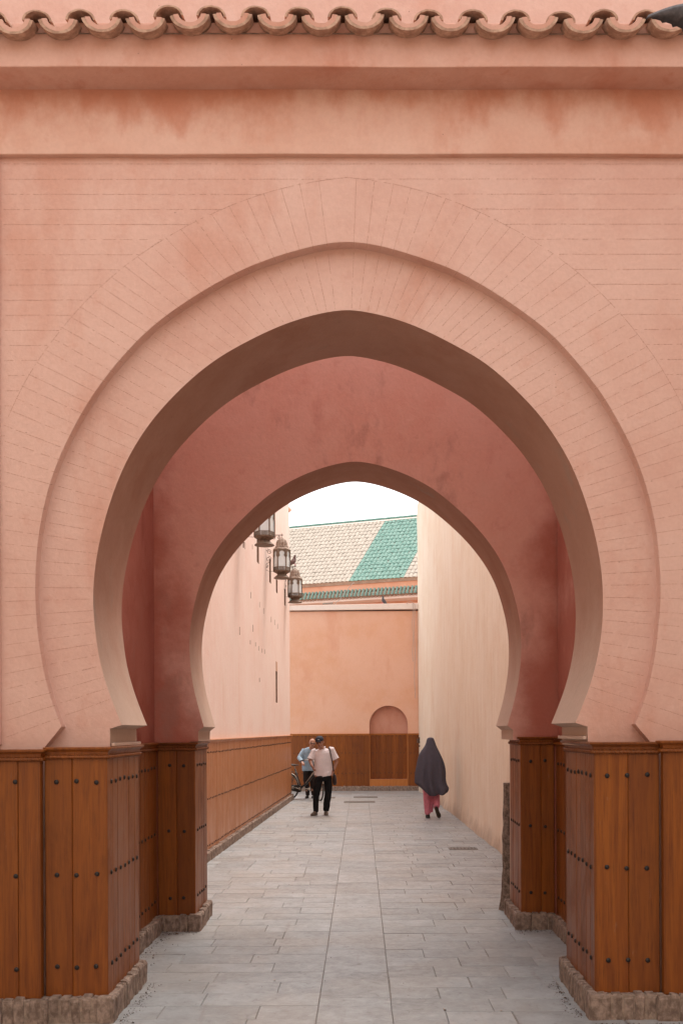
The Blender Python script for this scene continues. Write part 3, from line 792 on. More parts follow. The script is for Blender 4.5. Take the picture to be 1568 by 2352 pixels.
# boards below the niche and lining its sides
for sx in (-1, 1):
    q = MB(); a, b_ = sorted((xn+sx*rn, xn+sx*(rn-.014))); q.box((a, YE-.03, zb), (b_, YE+dn-.03, zw-.01)); add('niche_lining', q.me('niche_lining'), WOODB, ew)
q = MB(); Mq, Lq = seg_frame((xn-rn, ej), (xn+rn, ej)); q.box((0, 0, .13), (Lq, .03, zb), Mq); bevel(add('niche_apron', q.me('apron'), WOODB, ew), .003, 1)
plinth(ew, [(-8.0, YE-.04), (1.79, YE-.04)], .15, .05)
cp = MB(); zl_, zr_ = GZ(1392, YE-.06), GZ(1386, YE-.06)
cp.add([(xL, YE-.08, ztopE-.03), (xR, YE-.08, ztopE+.06), (xR, YE-.08, zr_+.03), (xL, YE-.08, zl_-.1), (xL, YE+.55, ztopE-.03), (xR, YE+.55, ztopE+.06), (xR, YE+.55, zr_+.03), (xL, YE+.55, zl_-.1)], [(0, 1, 2, 3), (4, 7, 6, 5), (3, 2, 6, 7), (0, 4, 5, 1), (0, 3, 7, 4), (1, 5, 6, 2)])
bevel(add('coping', cp.me('coping'), COPE, ew), .012, 2)
q = MB()
for k, xo in enumerate((948.5, 952.5)):
    q.tube([PX(xo+.9*math.sin(j*1.1+k), 1388+j*(18 if k else 11), YE-.10-.01*k) for j in range(13)], .008, 5)
q.tube([PX(935, 1387, YE-.1), PX(940, 1381, YE-.1), PX(946, 1383, YE-.1), PX(952, 1388, YE-.1)], .008, 5)
add('cable', q.me('cable'), CABLE, ew)

# ------------------------------------------------------------------ TILED ROOF BUILDING behind the end wall
TH = rad(23); U = Vector((math.cos(TH), -math.sin(TH), 0)); BK = Vector((math.sin(TH), math.cos(TH), 0))
rb = empty('tiled_building', (0, 34, 0), 'building behind the end wall with pale and green tiled sloping roof', 'building')
def on_line(px, py, base, dirv=U):
    """metres along the line base + t*dirv where it meets pixel column px"""
    k = (px-VX)/F; return (k*base.y-base.x)/(dirv.x-k*dirv.y)
EB = PX(825, 1334, 33.3)       # a point on the eave
PHI = math.atan(.80); UP = BK*math.cos(PHI)+Vector((0, 0, math.sin(PHI))); NR = UP.cross(U).normalized()
if NR.z < 0: NR = -NR
RM_ = Matrix((( U.x, UP.x, NR.x, EB.x), (U.y, UP.y, NR.y, EB.y), (U.z, UP.z, NR.z, EB.z), (0, 0, 0, 1)))   # local: along, up the slope, out
SL = 4.32; tL, tR = -4.4, 3.6
q = MB(); q.box((tL, 0, -.12), (tR, SL, .006), RM_); add('roof', q.me('roof_slab'), TPALE, rb); roof = rb.children[-1]
qs = MB()
a = EB+U*tL+BK*.12; b_ = EB+U*tR+BK*.12
qs.add([a-Vector((0, 0, a.z-3)), b_-Vector((0, 0, b_.z-3)), b_, a, a+BK*7-Vector((0, 0, a.z-3)), b_+BK*7-Vector((0, 0, b_.z-3)), b_+BK*7, a+BK*7], [(0, 1, 2, 3), (4, 5, 6, 7), (0, 3, 7, 4), (1, 2, 6, 5)])
add('building_wall', qs.me('building_wall'), ORNG, rb)
def roof_tile(L, w_, hgt, th=.012, n=6, r2=.86):
    V = []; Fc = []
    for y0, s in ((0, 1.0), (L, r2)):
        for off in (0, th):
            for k in range(n+1):
                a = PI*k/n; V.append(((w_/2-off)*s*math.cos(a), y0, (hgt-off)*s*math.sin(a)+(.012 if y0 == 0 else 0)))
    m = n+1
    for k in range(n): Fc += [(k, k+1, 2*m+k+1, 2*m+k), (k, k+1, m+k+1, m+k), (m+k, m+k+1, 3*m+k+1, 3*m+k)]
    return mesh('roof_tile', V, Fc, False)
RT = roof_tile(.34, .156, .042, .010); csp = .150; rsp = .254
tiles = []
ncol = int((tR-tL)/csp)
for i in range(ncol):
    x = tL+csp*(i+.5)
    base = EB+U*x; pxe = VX+base.x/base.y*F
    mat = TGREEN if 804 < pxe < 929 else TPALE
    for j in range(17):
        tiles.append((x, j*rsp, mat, (base+UP*(j*rsp)).length))
tiles.sort(key=lambda t: (not (0 < 1), t[3]))
def tile_vis(t):
    p = EB+U*t[0]+UP*t[1]; return 655 < VX+p.x/p.y*F < 960
vt = [t for t in tiles if tile_vis(t)][:300]; vid = set(id(t) for t in vt)
rest = {TGREEN.name: MB(), TPALE.name: MB()}
for t in tiles:
    T = RM_ @ Matrix.Translation((t[0]+random.uniform(-.006, .006), t[1]-.04+random.uniform(-.012, .012), random.uniform(-.003, .004))) @ Matrix.Rotation(random.gauss(0, .02), 4, 'Z')
    if id(t) in vid:
        o = add('roof_tile', RT if t[2] is TPALE else RT, None, roof, T)
        if not RT.materials: RT.materials.append(TPALE)
        if t[2] is TGREEN: o.material_slots[0].link = 'OBJECT'; o.material_slots[0].material = TGREEN
    else: rest[t[2].name].add([T @ v.co for v in RT.vertices], [tuple(p.vertices) for p in RT.polygons])
add('pale_roof_tiles', rest[TPALE.name].me('pale_tiles'), TPALE, roof, kind='stuff')
if rest[TGREEN.name].v: add('green_roof_tiles', rest[TGREEN.name].me('green_tiles'), TGREEN, roof, kind='stuff')
q = MB(); q.tube([RM_ @ Vector((tL, SL+.02, .05)), RM_ @ Vector((tR, SL+.02, .05))], .055, 8); add('ridge', q.me('ridge'), TGREEN, roof)
q = MB(); q.box((tL, SL-.12, -.02), (tR, SL+.05, .05), RM_); add('ridge_mortar', q.me('ridge_mortar'), COPE, roof)
# green tiled canopy lower on the building wall
CB = PX(825, 1371.5, 32.6)
CM = Matrix(((U.x, BK.x, 0, CB.x), (U.y, BK.y, 0, CB.y), (0, 0, 1, CB.z), (0, 0, 0, 1)))
can = add('tiled_canopy', (lambda q: (q.box((tL, .05, -.10), (tR, .8, -.012), CM), q.me('canopy_ledge'))[1])(MB()), COPE, rb)
CT = roof_tile(.30, .105, .055)
CT.materials.append(TGREEN2)
ct2 = mesh('lip_tile', [(.5*.12*math.cos(PI*k/6), y0, -.045*math.sin(PI*k/6)+.005) for y0 in (0, .12) for k in range(7)], [(k, k+1, 8+k, 7+k) for k in range(6)])
ct2.materials.append(CLAY)
x = tL+.06
SLP = Matrix.Rotation(rad(62), 4, 'X')
while x < tR-.05:
    T = CM @ Matrix.Translation((x+random.uniform(-.006, .006), random.uniform(-.01, .01), .0)) @ SLP
    add('canopy_tile', CT, None, can, T)
    add('lip_tile', ct2, None, can, CM @ Matrix.Translation((x+.065, .01, -.0)))
    x += .131
# ridge plaster above the canopy tiles, stray wire on the terrace
q = MB(); q.box((tL, .15, .24), (tR, .6, .29), CM); add('canopy_ridge', q.me('canopy_ridge'), ORNG, can)
q = MB()
for dz in (0, .06): q.tube([PX(742, 1391, 30.4)+Vector((0, 0, dz)), PX(766, 1389, 30.4)+Vector((0, 0, dz))], .02, 6)
q.tube([PX(768, 1388, 30.4), PX(780, 1378, 31.3), PX(806, 1345, 31.9), PX(815, 1337, 32.8)], .008, 5)
tag(add('loose_pipe', q.me('loose_pipe'), GRATE), 'thin grey pipe with a wire lying on top of the end wall', 'pipe')

# ------------------------------------------------------------------ LANTERNS and brackets
def keyhole(h, w_):
    zb_ = -.0; P = [(w_*.42, 0), (w_*.42, h*.55), (w_*.36, h*.60), (w_*.26, h*.63), (w_*.235, h*.70)]
    for k in range(9):
        a = rad(-35)+rad(125)*k/8; P.append((w_*.30*math.cos(a), h*.80+h*.15*math.sin(a)))
    P.append((0, h*.955)); return P
def make_lantern():
    r_ = empty('lantern', (0, 0, 0), 'x', 'lantern', 'wall lanterns hanging along the alley')
    R0 = .178; ap = R0*math.cos(PI/6)
    def hexr(spec, mat, name, rot=0, n=6, smooth=False, flute=0):
        q = MB(); V = []; 
        for r, z in spec:
            for k in range(n):
                a = 2*PI*(k)/n+rot; rr = r*(1-flute*(k % 2)); V.append((rr*math.cos(a), rr*math.sin(a), z))
        m = len(spec); q.add(V, [(i*n+k, i*n+(k+1) % n, (i+1)*n+(k+1) % n, (i+1)*n+k) for i in range(m-1) for k in range(n)]+[tuple(reversed(range(n))), tuple(range((m-1)*n, m*n))])
        return add(name, q.me(name, smooth), mat, r_)
    hexr([(.172, 0), (.176, .01), (.10, .075), (.09, .085)], BRASS, 'flared_foot', n=16)
    hexr([(.085, .075), (.11, .10), (.175, .135), (.182, .15), (.178, .158)], BRASS, 'bowl')
    hexr([(.181, .150), (.184, .156), (.184, .162), (.178, .164)], BRASS, 'lower_rim')
    hexr([(.186, .598), (.19, .606), (.16, .64), (.155, .65)], DOME, 'shoulder')
    hexr([(.125, .65), (.142, .656), (.142, .68), (.12, .69), (.125, .70), (.118, .76), (.095, .81), (.05, .845), (.02, .855), (.012, .875)], DOME, 'dome', n=20, flute=.13)
    for k in range(6):
        a = PI/3*k; Mk = Matrix.Rotation(a, 4, 'Z')
        w_ = R0; h = .36; z0 = .235; y_ = -ap
        # pierced arch panel (two halves)
        q = MB(); kh = keyhole(h-.01, w_)
        for s in (-1, 1):
            loop = [(0, z0+h), (s*w_/2, z0+h), (s*w_/2, z0-.075), (0, z0-.075), (0, z0-.070), (s*w_*.42, z0-.070), (s*w_*.42, z0-.008), (0, z0-.008), (0, z0)] + [(s*p_[0], z0+p_[1]) for p_ in kh]
            for yy in (y_-.004, y_+.004): q.poly(loop, lambda p_, yy=yy: Mk @ Vector((p_[0], yy, p_[1])))
            for c, d in zip(kh, kh[1:]): q.add([Mk @ Vector((s*c[0], y_-.004, z0+c[1])), Mk @ Vector((s*d[0], y_-.004, z0+d[1])), Mk @ Vector((s*d[0], y_+.004, z0+d[1])), Mk @ Vector((s*c[0], y_+.004, z0+c[1]))], [(0, 1, 2, 3)])
        pn = add('arch_panel', q.me('arch_panel'), BRASS, r_)
        # lattice
        q = MB()
        for i in range(-4, 5):
            for s in (-1, 1):
                c = Vector((i*.018, y_-.002, z0-.039)); e = Vector((s*.026, 0, .031))
                a_, b2 = c-e, c+e
                if abs(a_.x) < .08 and abs(b2.x) < .08: q.tube([Mk @ a_, Mk @ b2], .0022, 4)
        add('lattice', q.me('lattice'), BRASS, pn)
        q = MB(); q.add([Mk @ Vector(v) for v in ((-w_/2+.003, y_+.010, z0-.07), (w_/2-.003, y_+.010, z0-.07), (w_/2-.003, y_+.010, z0+h-.01), (-w_/2+.003, y_+.010, z0+h-.01))], [(0, 1, 2, 3)])
        add('pane', q.me('pane'), GLASS, pn)
        q = MB(); c = Mk @ Vector((w_/2, y_, 0)); q.tube([c+Vector((0, 0, .16)), c+Vector((0, 0, .6))], .008, 6); add('corner_bar', q.me('corner_bar'), BRASS, r_)
    q = MB(); q.tube([(0, 0, .87), (0, 0, .915)], .004, 5); add('hook', q.me('hook'), IRON, r_)
    return r_
def scroll(q, cx, cz, r0, turns, a0, s, Y=0, rr=.006, k0=.25):
    n = int(14*turns); pts = []
    for i in range(n+1):
        t = i/n; a = a0+s*2*PI*turns*t; r = r0*(1-t*(1-k0)); pts.append(Vector((cx+r*math.cos(a), Y, cz+r*math.sin(a))))
    q.tube(pts, rr, 5)
def make_bracket():
    """origin: foot of the wall bar; arm runs +x"""
    r_ = empty('lantern_bracket', (0, 0, 0), 'x', 'bracket', 'scrolled iron brackets on the alley wall')
    q = MB(); q.tube([(0, 0, 0), (0, 0, .97)], .009, 6)
    for z in (.09, .5): q.tube([(-.03, 0, z), (.02, 0, z)], .006, 5)
    add('wall_bar', q.me('wall_bar'), IRON, r_)
    q = MB(); q.tube([(-.02, 0, .955), (.40, 0, .955)], .009, 6); q.tube([(.365, 0, .93), (.365, 0, .985)], .006, 5); add('arm', q.me('arm'), IRON, r_)
    q = MB(); scroll(q, .10, .60, .055, 1.6, rad(170), -1); scroll(q, .085, .45, .062, 1.6, rad(100), -1); scroll(q, .045, .30, .035, 1.4, rad(200), 1)
    q.tube([(.045, 0, .62), (.01, 0, .70), (.03, 0, .80), (.10, 0, .86), (.25, 0, .93)], .006, 5)
    q.tube([(.02, 0, .32), (.06, 0, .36), (.12, 0, .385)], .006, 5)
    add('scroll', q.me('scroll'), IRON, r_)
    q = MB(); scroll(q, .30, .905, .035, 1.4, rad(90), -1); scroll(q, .20, .90, .04, 1.4, rad(90), 1); scroll(q, .06, .87, .035, 1.4, rad(270), -1); add('upper_scroll', q.me('upper_scroll'), IRON, r_)
    q = MB(); q.tube([(0, 0, .27), (.03, 0, .22), (.09, 0, .19), (.19, 0, .185)], .004, 5); add('stay', q.me('stay'), IRON, r_)
    return r_
L0 = make_lantern(); B0 = make_bracket()
info = [(609.3, 17.35, 'nearest and largest of the three hexagonal brown lanterns, its dome cut off by the arch', 'iron bracket of the nearest lantern, partly hidden behind the arch'),
        (648.9, 21.1, 'middle one of the three hexagonal brown lanterns with frosted panes', 'scrolled iron bracket holding the middle lantern'),
        (678.8, 25.1, 'farthest and lowest looking of the three hexagonal brown lanterns, in front of the tiled roof', 'scrolled iron bracket holding the farthest lantern, bird perched on its end')]
for i, (px, Y, la, lb_) in enumerate(info):
    o = L0 if i == 0 else copy_tree(L0); b = B0 if i == 0 else copy_tree(B0)
    X = GX(px, Y); zbm = EYE+3.225
    o.location = (X, Y, zbm); o.rotation_euler = (0, 0, rad(5)); o['label'] = la
    xw = wallX(Y)
    b.location = (X-.365, Y, zbm-.035); b['label'] = lb_
    q = MB()
    if X-.365 > xw: pass
# third bracket's perch
# ------------------------------------------------------------------ birds
def make_pigeon(name, label, loc, rz, mat, tilt=0, s=1.0, wings=False, rot=None):
    r_ = empty(name, (0, 0, 0), label, 'pigeon')
    q = MB()
    q.tube([(-.13, 0, .085), (-.09, 0, .095), (-.03, 0, .11), (.03, 0, .13), (.065, 0, .165), (.085, 0, .20)], [(.012, .01), (.034, .032), (.052, .056), (.05, .056), (.034, .036), (.026, .026)], 12, ref=(0, 0, 1))
    q.ell((.098, 0, .215), (.03, .024, .026))
    add('body', remesh(q, .006), mat, r_)
    q = MB(); q.add([(-.10, -.022, .092), (-.10, .022, .092), (-.23, .03, .055), (-.23, -.03, .055), (-.10, -.02, .08), (-.10, .02, .08), (-.23, .028, .05), (-.23, -.028, .05)], [(0, 1, 2, 3), (4, 7, 6, 5), (2, 6, 7, 3), (0, 3, 7, 4), (1, 5, 6, 2)]); add('tail', q.me('tail'), mat, r_)
    q = MB(); q.tube([(.12, 0, .214), (.148, 0, .205)], [.008, .002], 6); add('beak', q.me('beak'), DARKC, r_)
    for sy in (-1, 1):
        q = MB()
        if wings:
            V = []; nS = 28
            for i in range(nS+1):
                t = i/nS; y0 = sy*(.03+.40*t); xl = .06-.05*math.sin(t*3.0)*0+.03*math.sin(t*PI)-.16*t*t; ch = .14*(1-t**2.6)+.006
                ch *= 1+(.10 if i % 4 == 2 else 0)*(t > .25); zz = .13+.07*math.sin(t*2.4)
                V += [Vector((xl, y0, zz)), Vector((xl-.02, y0, zz+.012*(1-t)+.003)), Vector((xl-ch, y0, zz-.008)), Vector((xl-.02, y0, zz-.003))]
            q.add(V, [(i*4+k, i*4+(k+1) % 4, (i+1)*4+(k+1) % 4, (i+1)*4+k) for i in range(nS) for k in range(4)]+[(nS*4, nS*4+1, nS*4+2, nS*4+3)])
        else: q.tube([(.03, sy*.05, .13), (-.03, sy*.056, .115), (-.10, sy*.04, .09), (-.16, sy*.02, .075)], [(.03, .012), (.038, .014), (.028, .01), (.006, .004)], 8, ref=(0, 1, 0))
        add('wing', q.me('wing', True), mat, r_)
        if not wings:
            q = MB(); q.tube([(0, sy*.02, .07), (.0, sy*.02, .005), (.02, sy*.02, .003)], .005, 5); add('leg', q.me('leg'), ROSE, r_)
    r_.location = loc; r_.rotation_euler = rot or (0, tilt, rz); r_.scale = (s, s, s)
    return r_
p = PX(686, 1304, 25.1)
bz = EYE+3.225-.035+.964
make_pigeon('pigeon', 'brown pigeon perched on the bracket end above the farthest lantern', (GX(678.8, 25.1)+.02, 25.1, bz), rad(20), BIRD2, rad(-30), 1.05)
q = PX(877.5, 1387, YE+.1)
make_pigeon('pigeon', 'grey pigeon standing on the pale coping of the end wall', (q.x, YE+.05, GZ(1387.5, YE+.05)), rad(200), BIRD, rad(-35), .95)
pb = PX(1692, 124, 5.0)
make_pigeon('pigeon', 'dark grey pigeon flying at the upper right edge below the eave tiles', (0, 0, 0), 0, BIRD, wings=True)
fly = [o for o in bpy.data.objects if o.name.startswith('pigeon') and 'flying' in o.get('label', '')][0]
fly.location = (pb.x, 5.0, pb.z)
yv = Vector((-.77, .12, .62)).normalized(); xv = Vector((.60, -.45, .65)); xv = (xv-yv*xv.dot(yv)).normalized(); zv = xv.cross(yv)
fly.rotation_euler = Matrix((xv, yv, zv)).transposed().to_euler()

# ------------------------------------------------------------------ drain grates, litter
def grate(px0, px1, py0, py1, label):
    Y0, Y1 = F*EYE/(py1-VY), F*EYE/(py0-VY); xa, xb = GX(px0, (Y0+Y1)/2), GX(px1, (Y0+Y1)/2)
    if Y1-Y0 > .5: Y1 = Y0+.5
    r_ = empty('drain_grate', ((xa+xb)/2, (Y0+Y1)/2, 0), label, 'drain grate', 'iron drain grates set in the paving')
    q = MB(); z = .012
    for a, b in (((xa, Y0, 0), (xb, Y0+.03, z)), ((xa, Y1-.03, 0), (xb, Y1, z)), ((xa, Y0+.03, 0), (xa+.03, Y1-.03, z)), ((xb-.03, Y0+.03, 0), (xb, Y1-.03, z))): q.box(a, b)
    add('frame', q.me('grate_frame'), GRATE, r_)
    n = int((xb-xa-.06)/.05)
    for i in range(n):
        q = MB(); x = xa+.03+(i+.5)*(xb-xa-.06)/n; q.box((x-.012, Y0+.03, 0), (x+.012, Y1-.03, z-.002)); add('bar', q.me('grate_bar'), GRATE, r_)
    q = MB(); q.box((xa+.02, Y0+.02, 0), (xb-.02, Y1-.02, .0055)); add('pit', q.me('pan'), PAN, r_)
grate(789, 860, 1839.5, 1844, 'long iron drain grate, nearer of the two in front of the end wall')
grate(811, 866, 1829.5, 1833, 'short iron drain grate farther back, close to the plinth of the end wall')
grate(757, 769, 1830, 1834, 'small iron drain grate beside the shoes of the man in the white shirt')
grate(1029, 1094, 1949, 1953.5, 'iron drain grate in the paving beside the beige right wall')
lit = MB(); random.seed(5)
def chip(x, y_, s):
    M = Matrix.Translation((x, y_, .008)) @ Matrix.Rotation(random.uniform(0, 6), 4, 'Z') @ Matrix.Rotation(random.uniform(-.4, .4), 4, 'X') @ Matrix.Diagonal((s, s*random.uniform(.3, .9), s*random.uniform(.15, .5), 1))
    lit.ell((0, 0, 0), (1, 1, 1), 5, 3); n = 5*2+2
    for i in range(len(lit.v)-n, len(lit.v)): lit.v[i] = M @ lit.v[i]
for _ in range(1400):
    r = random.random(); f = abs(random.gauss(0, .07))
    if r < .16: x, y_ = random.uniform(-2.5, -1.55), 6.08-f
    elif r < .36: x, y_ = random.uniform(1.42, 2.3), 6.09-f
    elif r < .46: x, y_ = -1.50+f*.6, random.uniform(6.1, 7.1)
    elif r < .56: x, y_ = 1.38-f*.6, random.uniform(6.2, 7.1)
    elif r < .66: x, y_ = -1.76+f, random.uniform(7.3, 8.9)
    elif r < .72: x, y_ = random.uniform(-1.8, -1.45), 8.93-f
    elif r < .80: x, y_ = random.uniform(1.35, 1.7), 8.93-f
    elif r < .90: yy = random.uniform(10, 26); x, y_ = wallX(yy)+.12+f, yy
    elif r < .97: yy = random.uniform(12, 24); x, y_ = 1.98-f-(yy-14)*.008, yy
    else: x, y_ = random.uniform(-1.4, 1.3), random.uniform(5.9, 14)
    chip(x, y_, random.uniform(.002, .0065)*(1 if random.random() < .93 else 1.8))
add('litter', lit.me('litter'), simple('litter', (.16, .10, .07), .95, .6, 50, dark=(.05, .035, .025)), kind='stuff')
q = MB(); random.seed(6)
for _ in range(26):
    x, y_ = random.choice(((random.uniform(-1.5, 1.3), random.uniform(6, 12)), (random.uniform(1.5, 1.9), random.uniform(13, 19))))
    q.ell((x, y_, .008), (random.uniform(.006, .012), random.uniform(.004, .01), .003), 6, 4)
add('paper_scraps', q.me('paper_scraps'), simple('scrap', (.55, .45, .38), .9, .5, 20), kind='stuff')

# ------------------------------------------------------------------ PEOPLE
def hand(mb, wrist, d, side, s=1.0, curl=.6, pn=(0, -1, 0)):
    """palm, four unequal curled fingers and a thumb leaving the side of the palm"""
    d = Vector(d).normalized(); pn = Vector(pn); pn = (pn-d*pn.dot(d)).normalized(); sd_ = d.cross(pn)*side
    w_ = Vector(wrist); pc = w_+d*.085*s
    mb.tube([w_, w_+d*.03*s, pc], [(.026*s, .017*s), (.036*s, .017*s), (.040*s, .014*s)], 8, ref=pn)
    for k, L in enumerate((.070, .078, .073, .058)):
        b = pc+sd_*(.028-.019*k)*s; p1 = b+d*L*.45*s+pn*L*.15*curl*s; p2 = p1+d*L*.3*(1-.5*curl)*s+pn*L*.35*curl*s; p3 = p2+d*L*.2*(1-curl)*s+pn*L*.3*curl*s
        mb.tube([b-d*.02*s, b, p1, p2, p3], [.0095*s, .0095*s, .009*s, .008*s, .0065*s], 6)
    b = w_+d*.03*s+sd_*.03*s; mb.tube([w_+d*.015*s+sd_*.012*s, b+d*.012*s, b+d*.04*s+sd_*.014*s+pn*.012*s, b+d*.062*s+sd_*.008*s+pn*.026*s], [.012*s, .012*s, .0105*s, .008*s], 6)
def head(mb, c, yaw=0, tilt=0, pitch=0, s=1.0):
    M = Matrix.Translation(c) @ Matrix.Rotation(yaw, 4, 'Z') @ Matrix.Rotation(tilt, 4, 'Y') @ Matrix.Rotation(pitch, 4, 'X') @ Matrix.Scale(s, 4)
    def E(p, r, n=12): 
        k = len(mb.v); mb.ell((0, 0, 0), r, n, 8)
        for i in range(k, len(mb.v)): mb.v[i] = M @ (mb.v[i]+Vector(p))
    E((0, .012, .03), (.076, .095, .085), 16); E((0, -.022, -.03), (.062, .068, .085), 14); E((0, -.055, -.088), (.032, .028, .024))
    E((0, -.098, -.018), (.013, .016, .026)); E((0, -.103, -.032), (.018, .014, .010)); E((0, -.085, .018), (.055, .012, .010))
    E((0, -.088, -.062), (.025, .012, .008))
    for sx in (-1, 1): E((sx*.077, .01, -.01), (.011, .02, .032)); E((sx*.04, -.065, -.03), (.022, .018, .02))
    return M
def feat(root, M, glasses=False, body=None):
    q = MB()
    for sx in (-1, 1):
        k = len(q.v); q.ell((0, 0, 0), (.012, .006, .006), 8, 6)
        for i in range(k, len(q.v)): q.v[i] = M @ (q.v[i]+Vector((sx*.031, -.084, .0)))
    add('eyes', q.me('eyes', True), HAIR, root)
    q = MB()
    for sx in (-1, 1): q.tube([M @ Vector((sx*.014, -.098, .014)), M @ Vector((sx*.034, -.095, .022)), M @ Vector((sx*.052, -.08, .014))], .0045, 5)
    add('eyebrows', q.me('eyebrows'), HAIR, root)
    q = MB(); q.tube([M @ Vector((-.022, -.094, -.060)), M @ Vector((0, -.101, -.057)), M @ Vector((.022, -.094, -.060))], .004, 5); add('mouth', q.me('mouth'), simple('lips', (.25, .08, .06), .6, .1, 20), root)
    if glasses:
        q = MB()
        for sx in (-1, 1):
            q.tube([M @ Vector((sx*.036+.024*math.cos(a*PI/6), -.104, .002+.016*math.sin(a*PI/6))) for a in range(13)], .0035, 5)
            q.tube([M @ Vector((sx*.06, -.10, .006)), M @ Vector((sx*.08, 0, .004))], .003, 5)
        q.tube([M @ Vector((-.012, -.106, .006)), M @ Vector((.012, -.106, .006))], .003, 5)
        add('glasses', q.me('glasses'), BIKEB, root)

# --- man in the white shirt; local x right, y away from the camera, z up
YM = F*EYE/(1872-VY)
def local(o, X, Y, rz=0): o.location = (X, Y, 0); o.rotation_euler = (0, 0, rz)
man = empty('person', (0, 0, 0), 'man walking forward in white short sleeved shirt, black trousers and dark cap', 'person')
b = MB(); hc = Vector((-.035, -.10, 1.555))
HM = head(b, hc, rad(-14), rad(-9), rad(14), 1.0)
b.tube([(.0, -.03, 1.36), (-.005, -.045, 1.42), hc+Vector((0, .02, -.04))], [(.075, .07), (.058, .058), (.055, .058)], 10)
b.tube([(.03, 0, .84), (.03, 0, 1.0), (.03, -.0, 1.2), (.02, -.01, 1.34), (.02, -.015, 1.40)], [(.15, .10), (.15, .11), (.165, .115), (.17, .10), (.08, .07)], 14, ref=(0, 1, 0))
SLs = Vector((-.165, -.01, 1.365)); ELs = Vector((-.245, -.06, 1.165)); WLs = Vector((-.195, -.24, 1.06))
SRs = Vector((.205, 0, 1.40)); ERs = Vector((.315, .04, 1.135)); WRs = Vector((.255, -.04, .965))
for S_, E_, W_, side in ((SLs, ELs, WLs, 1), (SRs, ERs, WRs, -1)):
    b.tube([S_, (S_+E_)/2, E_, (E_*.6+W_*.4), W_], [.052, .047, .040, .037, .026], 10)
hand(b, WLs, (.25, -.5, -.6), 1, 1.0, .8, (.8, -.1, -.2)); hand(b, WRs, (-.35, -.15, -.8), -1, 1.0, .55, (-.6, -.6, .2))
for x0_, x1_, x2_, y0_, y1_ in ((-.06, -.125, -.135, -.04, -.07), (.12, .12, .085, .03, .06)):
    b.tube([(x0_, 0, .85), (x1_, y0_, .50), (x2_, y1_, .09)], [.08, .055, .038], 10)
add('body', remesh(b, .0075), SKIN, man)
feat(man, HM)
t_ = MB()
t_.tube([(.035, .0, .845), (.037, .0, .90), (.032, -.002, 1.05), (.028, -.01, 1.2), (.022, -.012, 1.32), (.018, -.015, 1.385), (.012, -.02, 1.43)], [(.208, .128), (.20, .13), (.19, .14), (.188, .14), (.185, .125), (.15, .10), (.066, .066)], 24, ref=(0, 1, 0))
t_.tube([(.075, -.03, .815), (.055, -.02, .88)], [(.12, .10), (.18, .12)], 20, ref=(0, 1, 0))
t_.tube([SLs+Vector((.04, 0, .02)), SLs, SLs*.55+ELs*.45, SLs*.12+ELs*.88], [.05, .064, .068, .078], 14)
t_.tube([SRs+Vector((-.05, 0, .01)), SRs, SRs*.55+ERs*.45, SRs*.22+ERs*.78], [.052, .066, .075, .088], 14)
add('shirt', remesh(t_, .008, .009, 7, 3, 1, .6), WSHIRT, man)
q = MB()
for sx in (-1, 1): q.tube([(.012, -.095, 1.385), (.012+sx*.035, -.09, 1.42), (.012+sx*.065, -.04, 1.445), (.012+sx*.04, .03, 1.46)], (.004, .018), 6)
add('collar', q.me('collar', True), WSHIRT, man)
q = MB()
for k in range(6): q.ell((.03+.003*k, -.152+.002*k, 1.32-k*.085), (.005, .003, .005), 6, 4)
add('buttons', q.me('buttons'), COPE, man)
t_ = MB()
t_.tube([(.035, .0, .92), (.035, .0, .80), (.035, .0, .74)], [(.165, .105), (.175, .12), (.165, .12)], 20, ref=(0, 1, 0))
t_.tube([(-.055, .0, .80), (-.085, -.02, .65), (-.115, -.05, .50), (-.125, -.06, .30), (-.128, -.06, .13), (-.13, -.06, .075)], [(.095, .105), (.088, .095), (.078, .08), (.064, .068), (.058, .064), (.06, .07)], 14, ref=(0, 1, 0))
t_.tube([(.12, .0, .80), (.13, .02, .65), (.13, .02, .50), (.11, .04, .30), (.09, .05, .14), (.085, .05, .085)], [(.095, .105), (.09, .095), (.08, .08), (.072, .07), (.070, .07), (.058, .062)], 14, ref=(0, 1, 0))
add('trousers', remesh(t_, .009, .008, 9, 5, 1), BLACKC, man)
for (fx, fy, yaw) in ((-.145, -.10, -.35), (.085, .02, .05)):
    q = MB(); d = Vector((math.sin(yaw), -math.cos(yaw), 0)); c = Vector((fx, fy, 0))
    q.tube([c-d*.07+Vector((0, 0, .05)), c-d*.02+Vector((0, 0, .055)), c+d*.08+Vector((0, 0, .042)), c+d*.15+Vector((0, 0, .032)), c+d*.18+Vector((0, 0, .028))], [(.036, .045), (.042, .05), (.048, .038), (.042, .028), (.02, .018)], 12, ref=(0, 0, 1))
    q.tube([c-d*.095+Vector((0, 0, .012)), c-d*.03+Vector((0, 0, .012)), c+d*.09+Vector((0, 0, .012)), c+d*.19+Vector((0, 0, .014))], [(.034, .012), (.040, .012), (.050, .012), (.026, .010)], 12, ref=(0, 0, 1))
    add('shoe', remesh(q, .006), SHOE, man)
q = MB(); k = 0
for i, (rr, z) in enumerate(((.086, .035), (.089, .06), (.083, .095), (.06, .122), (.02, .136))):
    pass
q.tube([(0, .008, .028), (0, .010, .06), (0, .010, .095), (0, .010, .122), (0, .01, .135)], [(.087, .104), (.090, .106), (.080, .095), (.055, .068), (.015, .02)], 18, ref=(0, 1, 0))
q.tube([(-.062, -.088, .040), (0, -.10, .044), (.062, -.088, .040)], [(.01, .004), (.052, .006), (.01, .004)], 8, ref=(0, 0, 1))
k0 = MB(); k0.add([HM @ v for v in q.v], q.f); add('cap', k0.me('cap', True), NAVY, man)
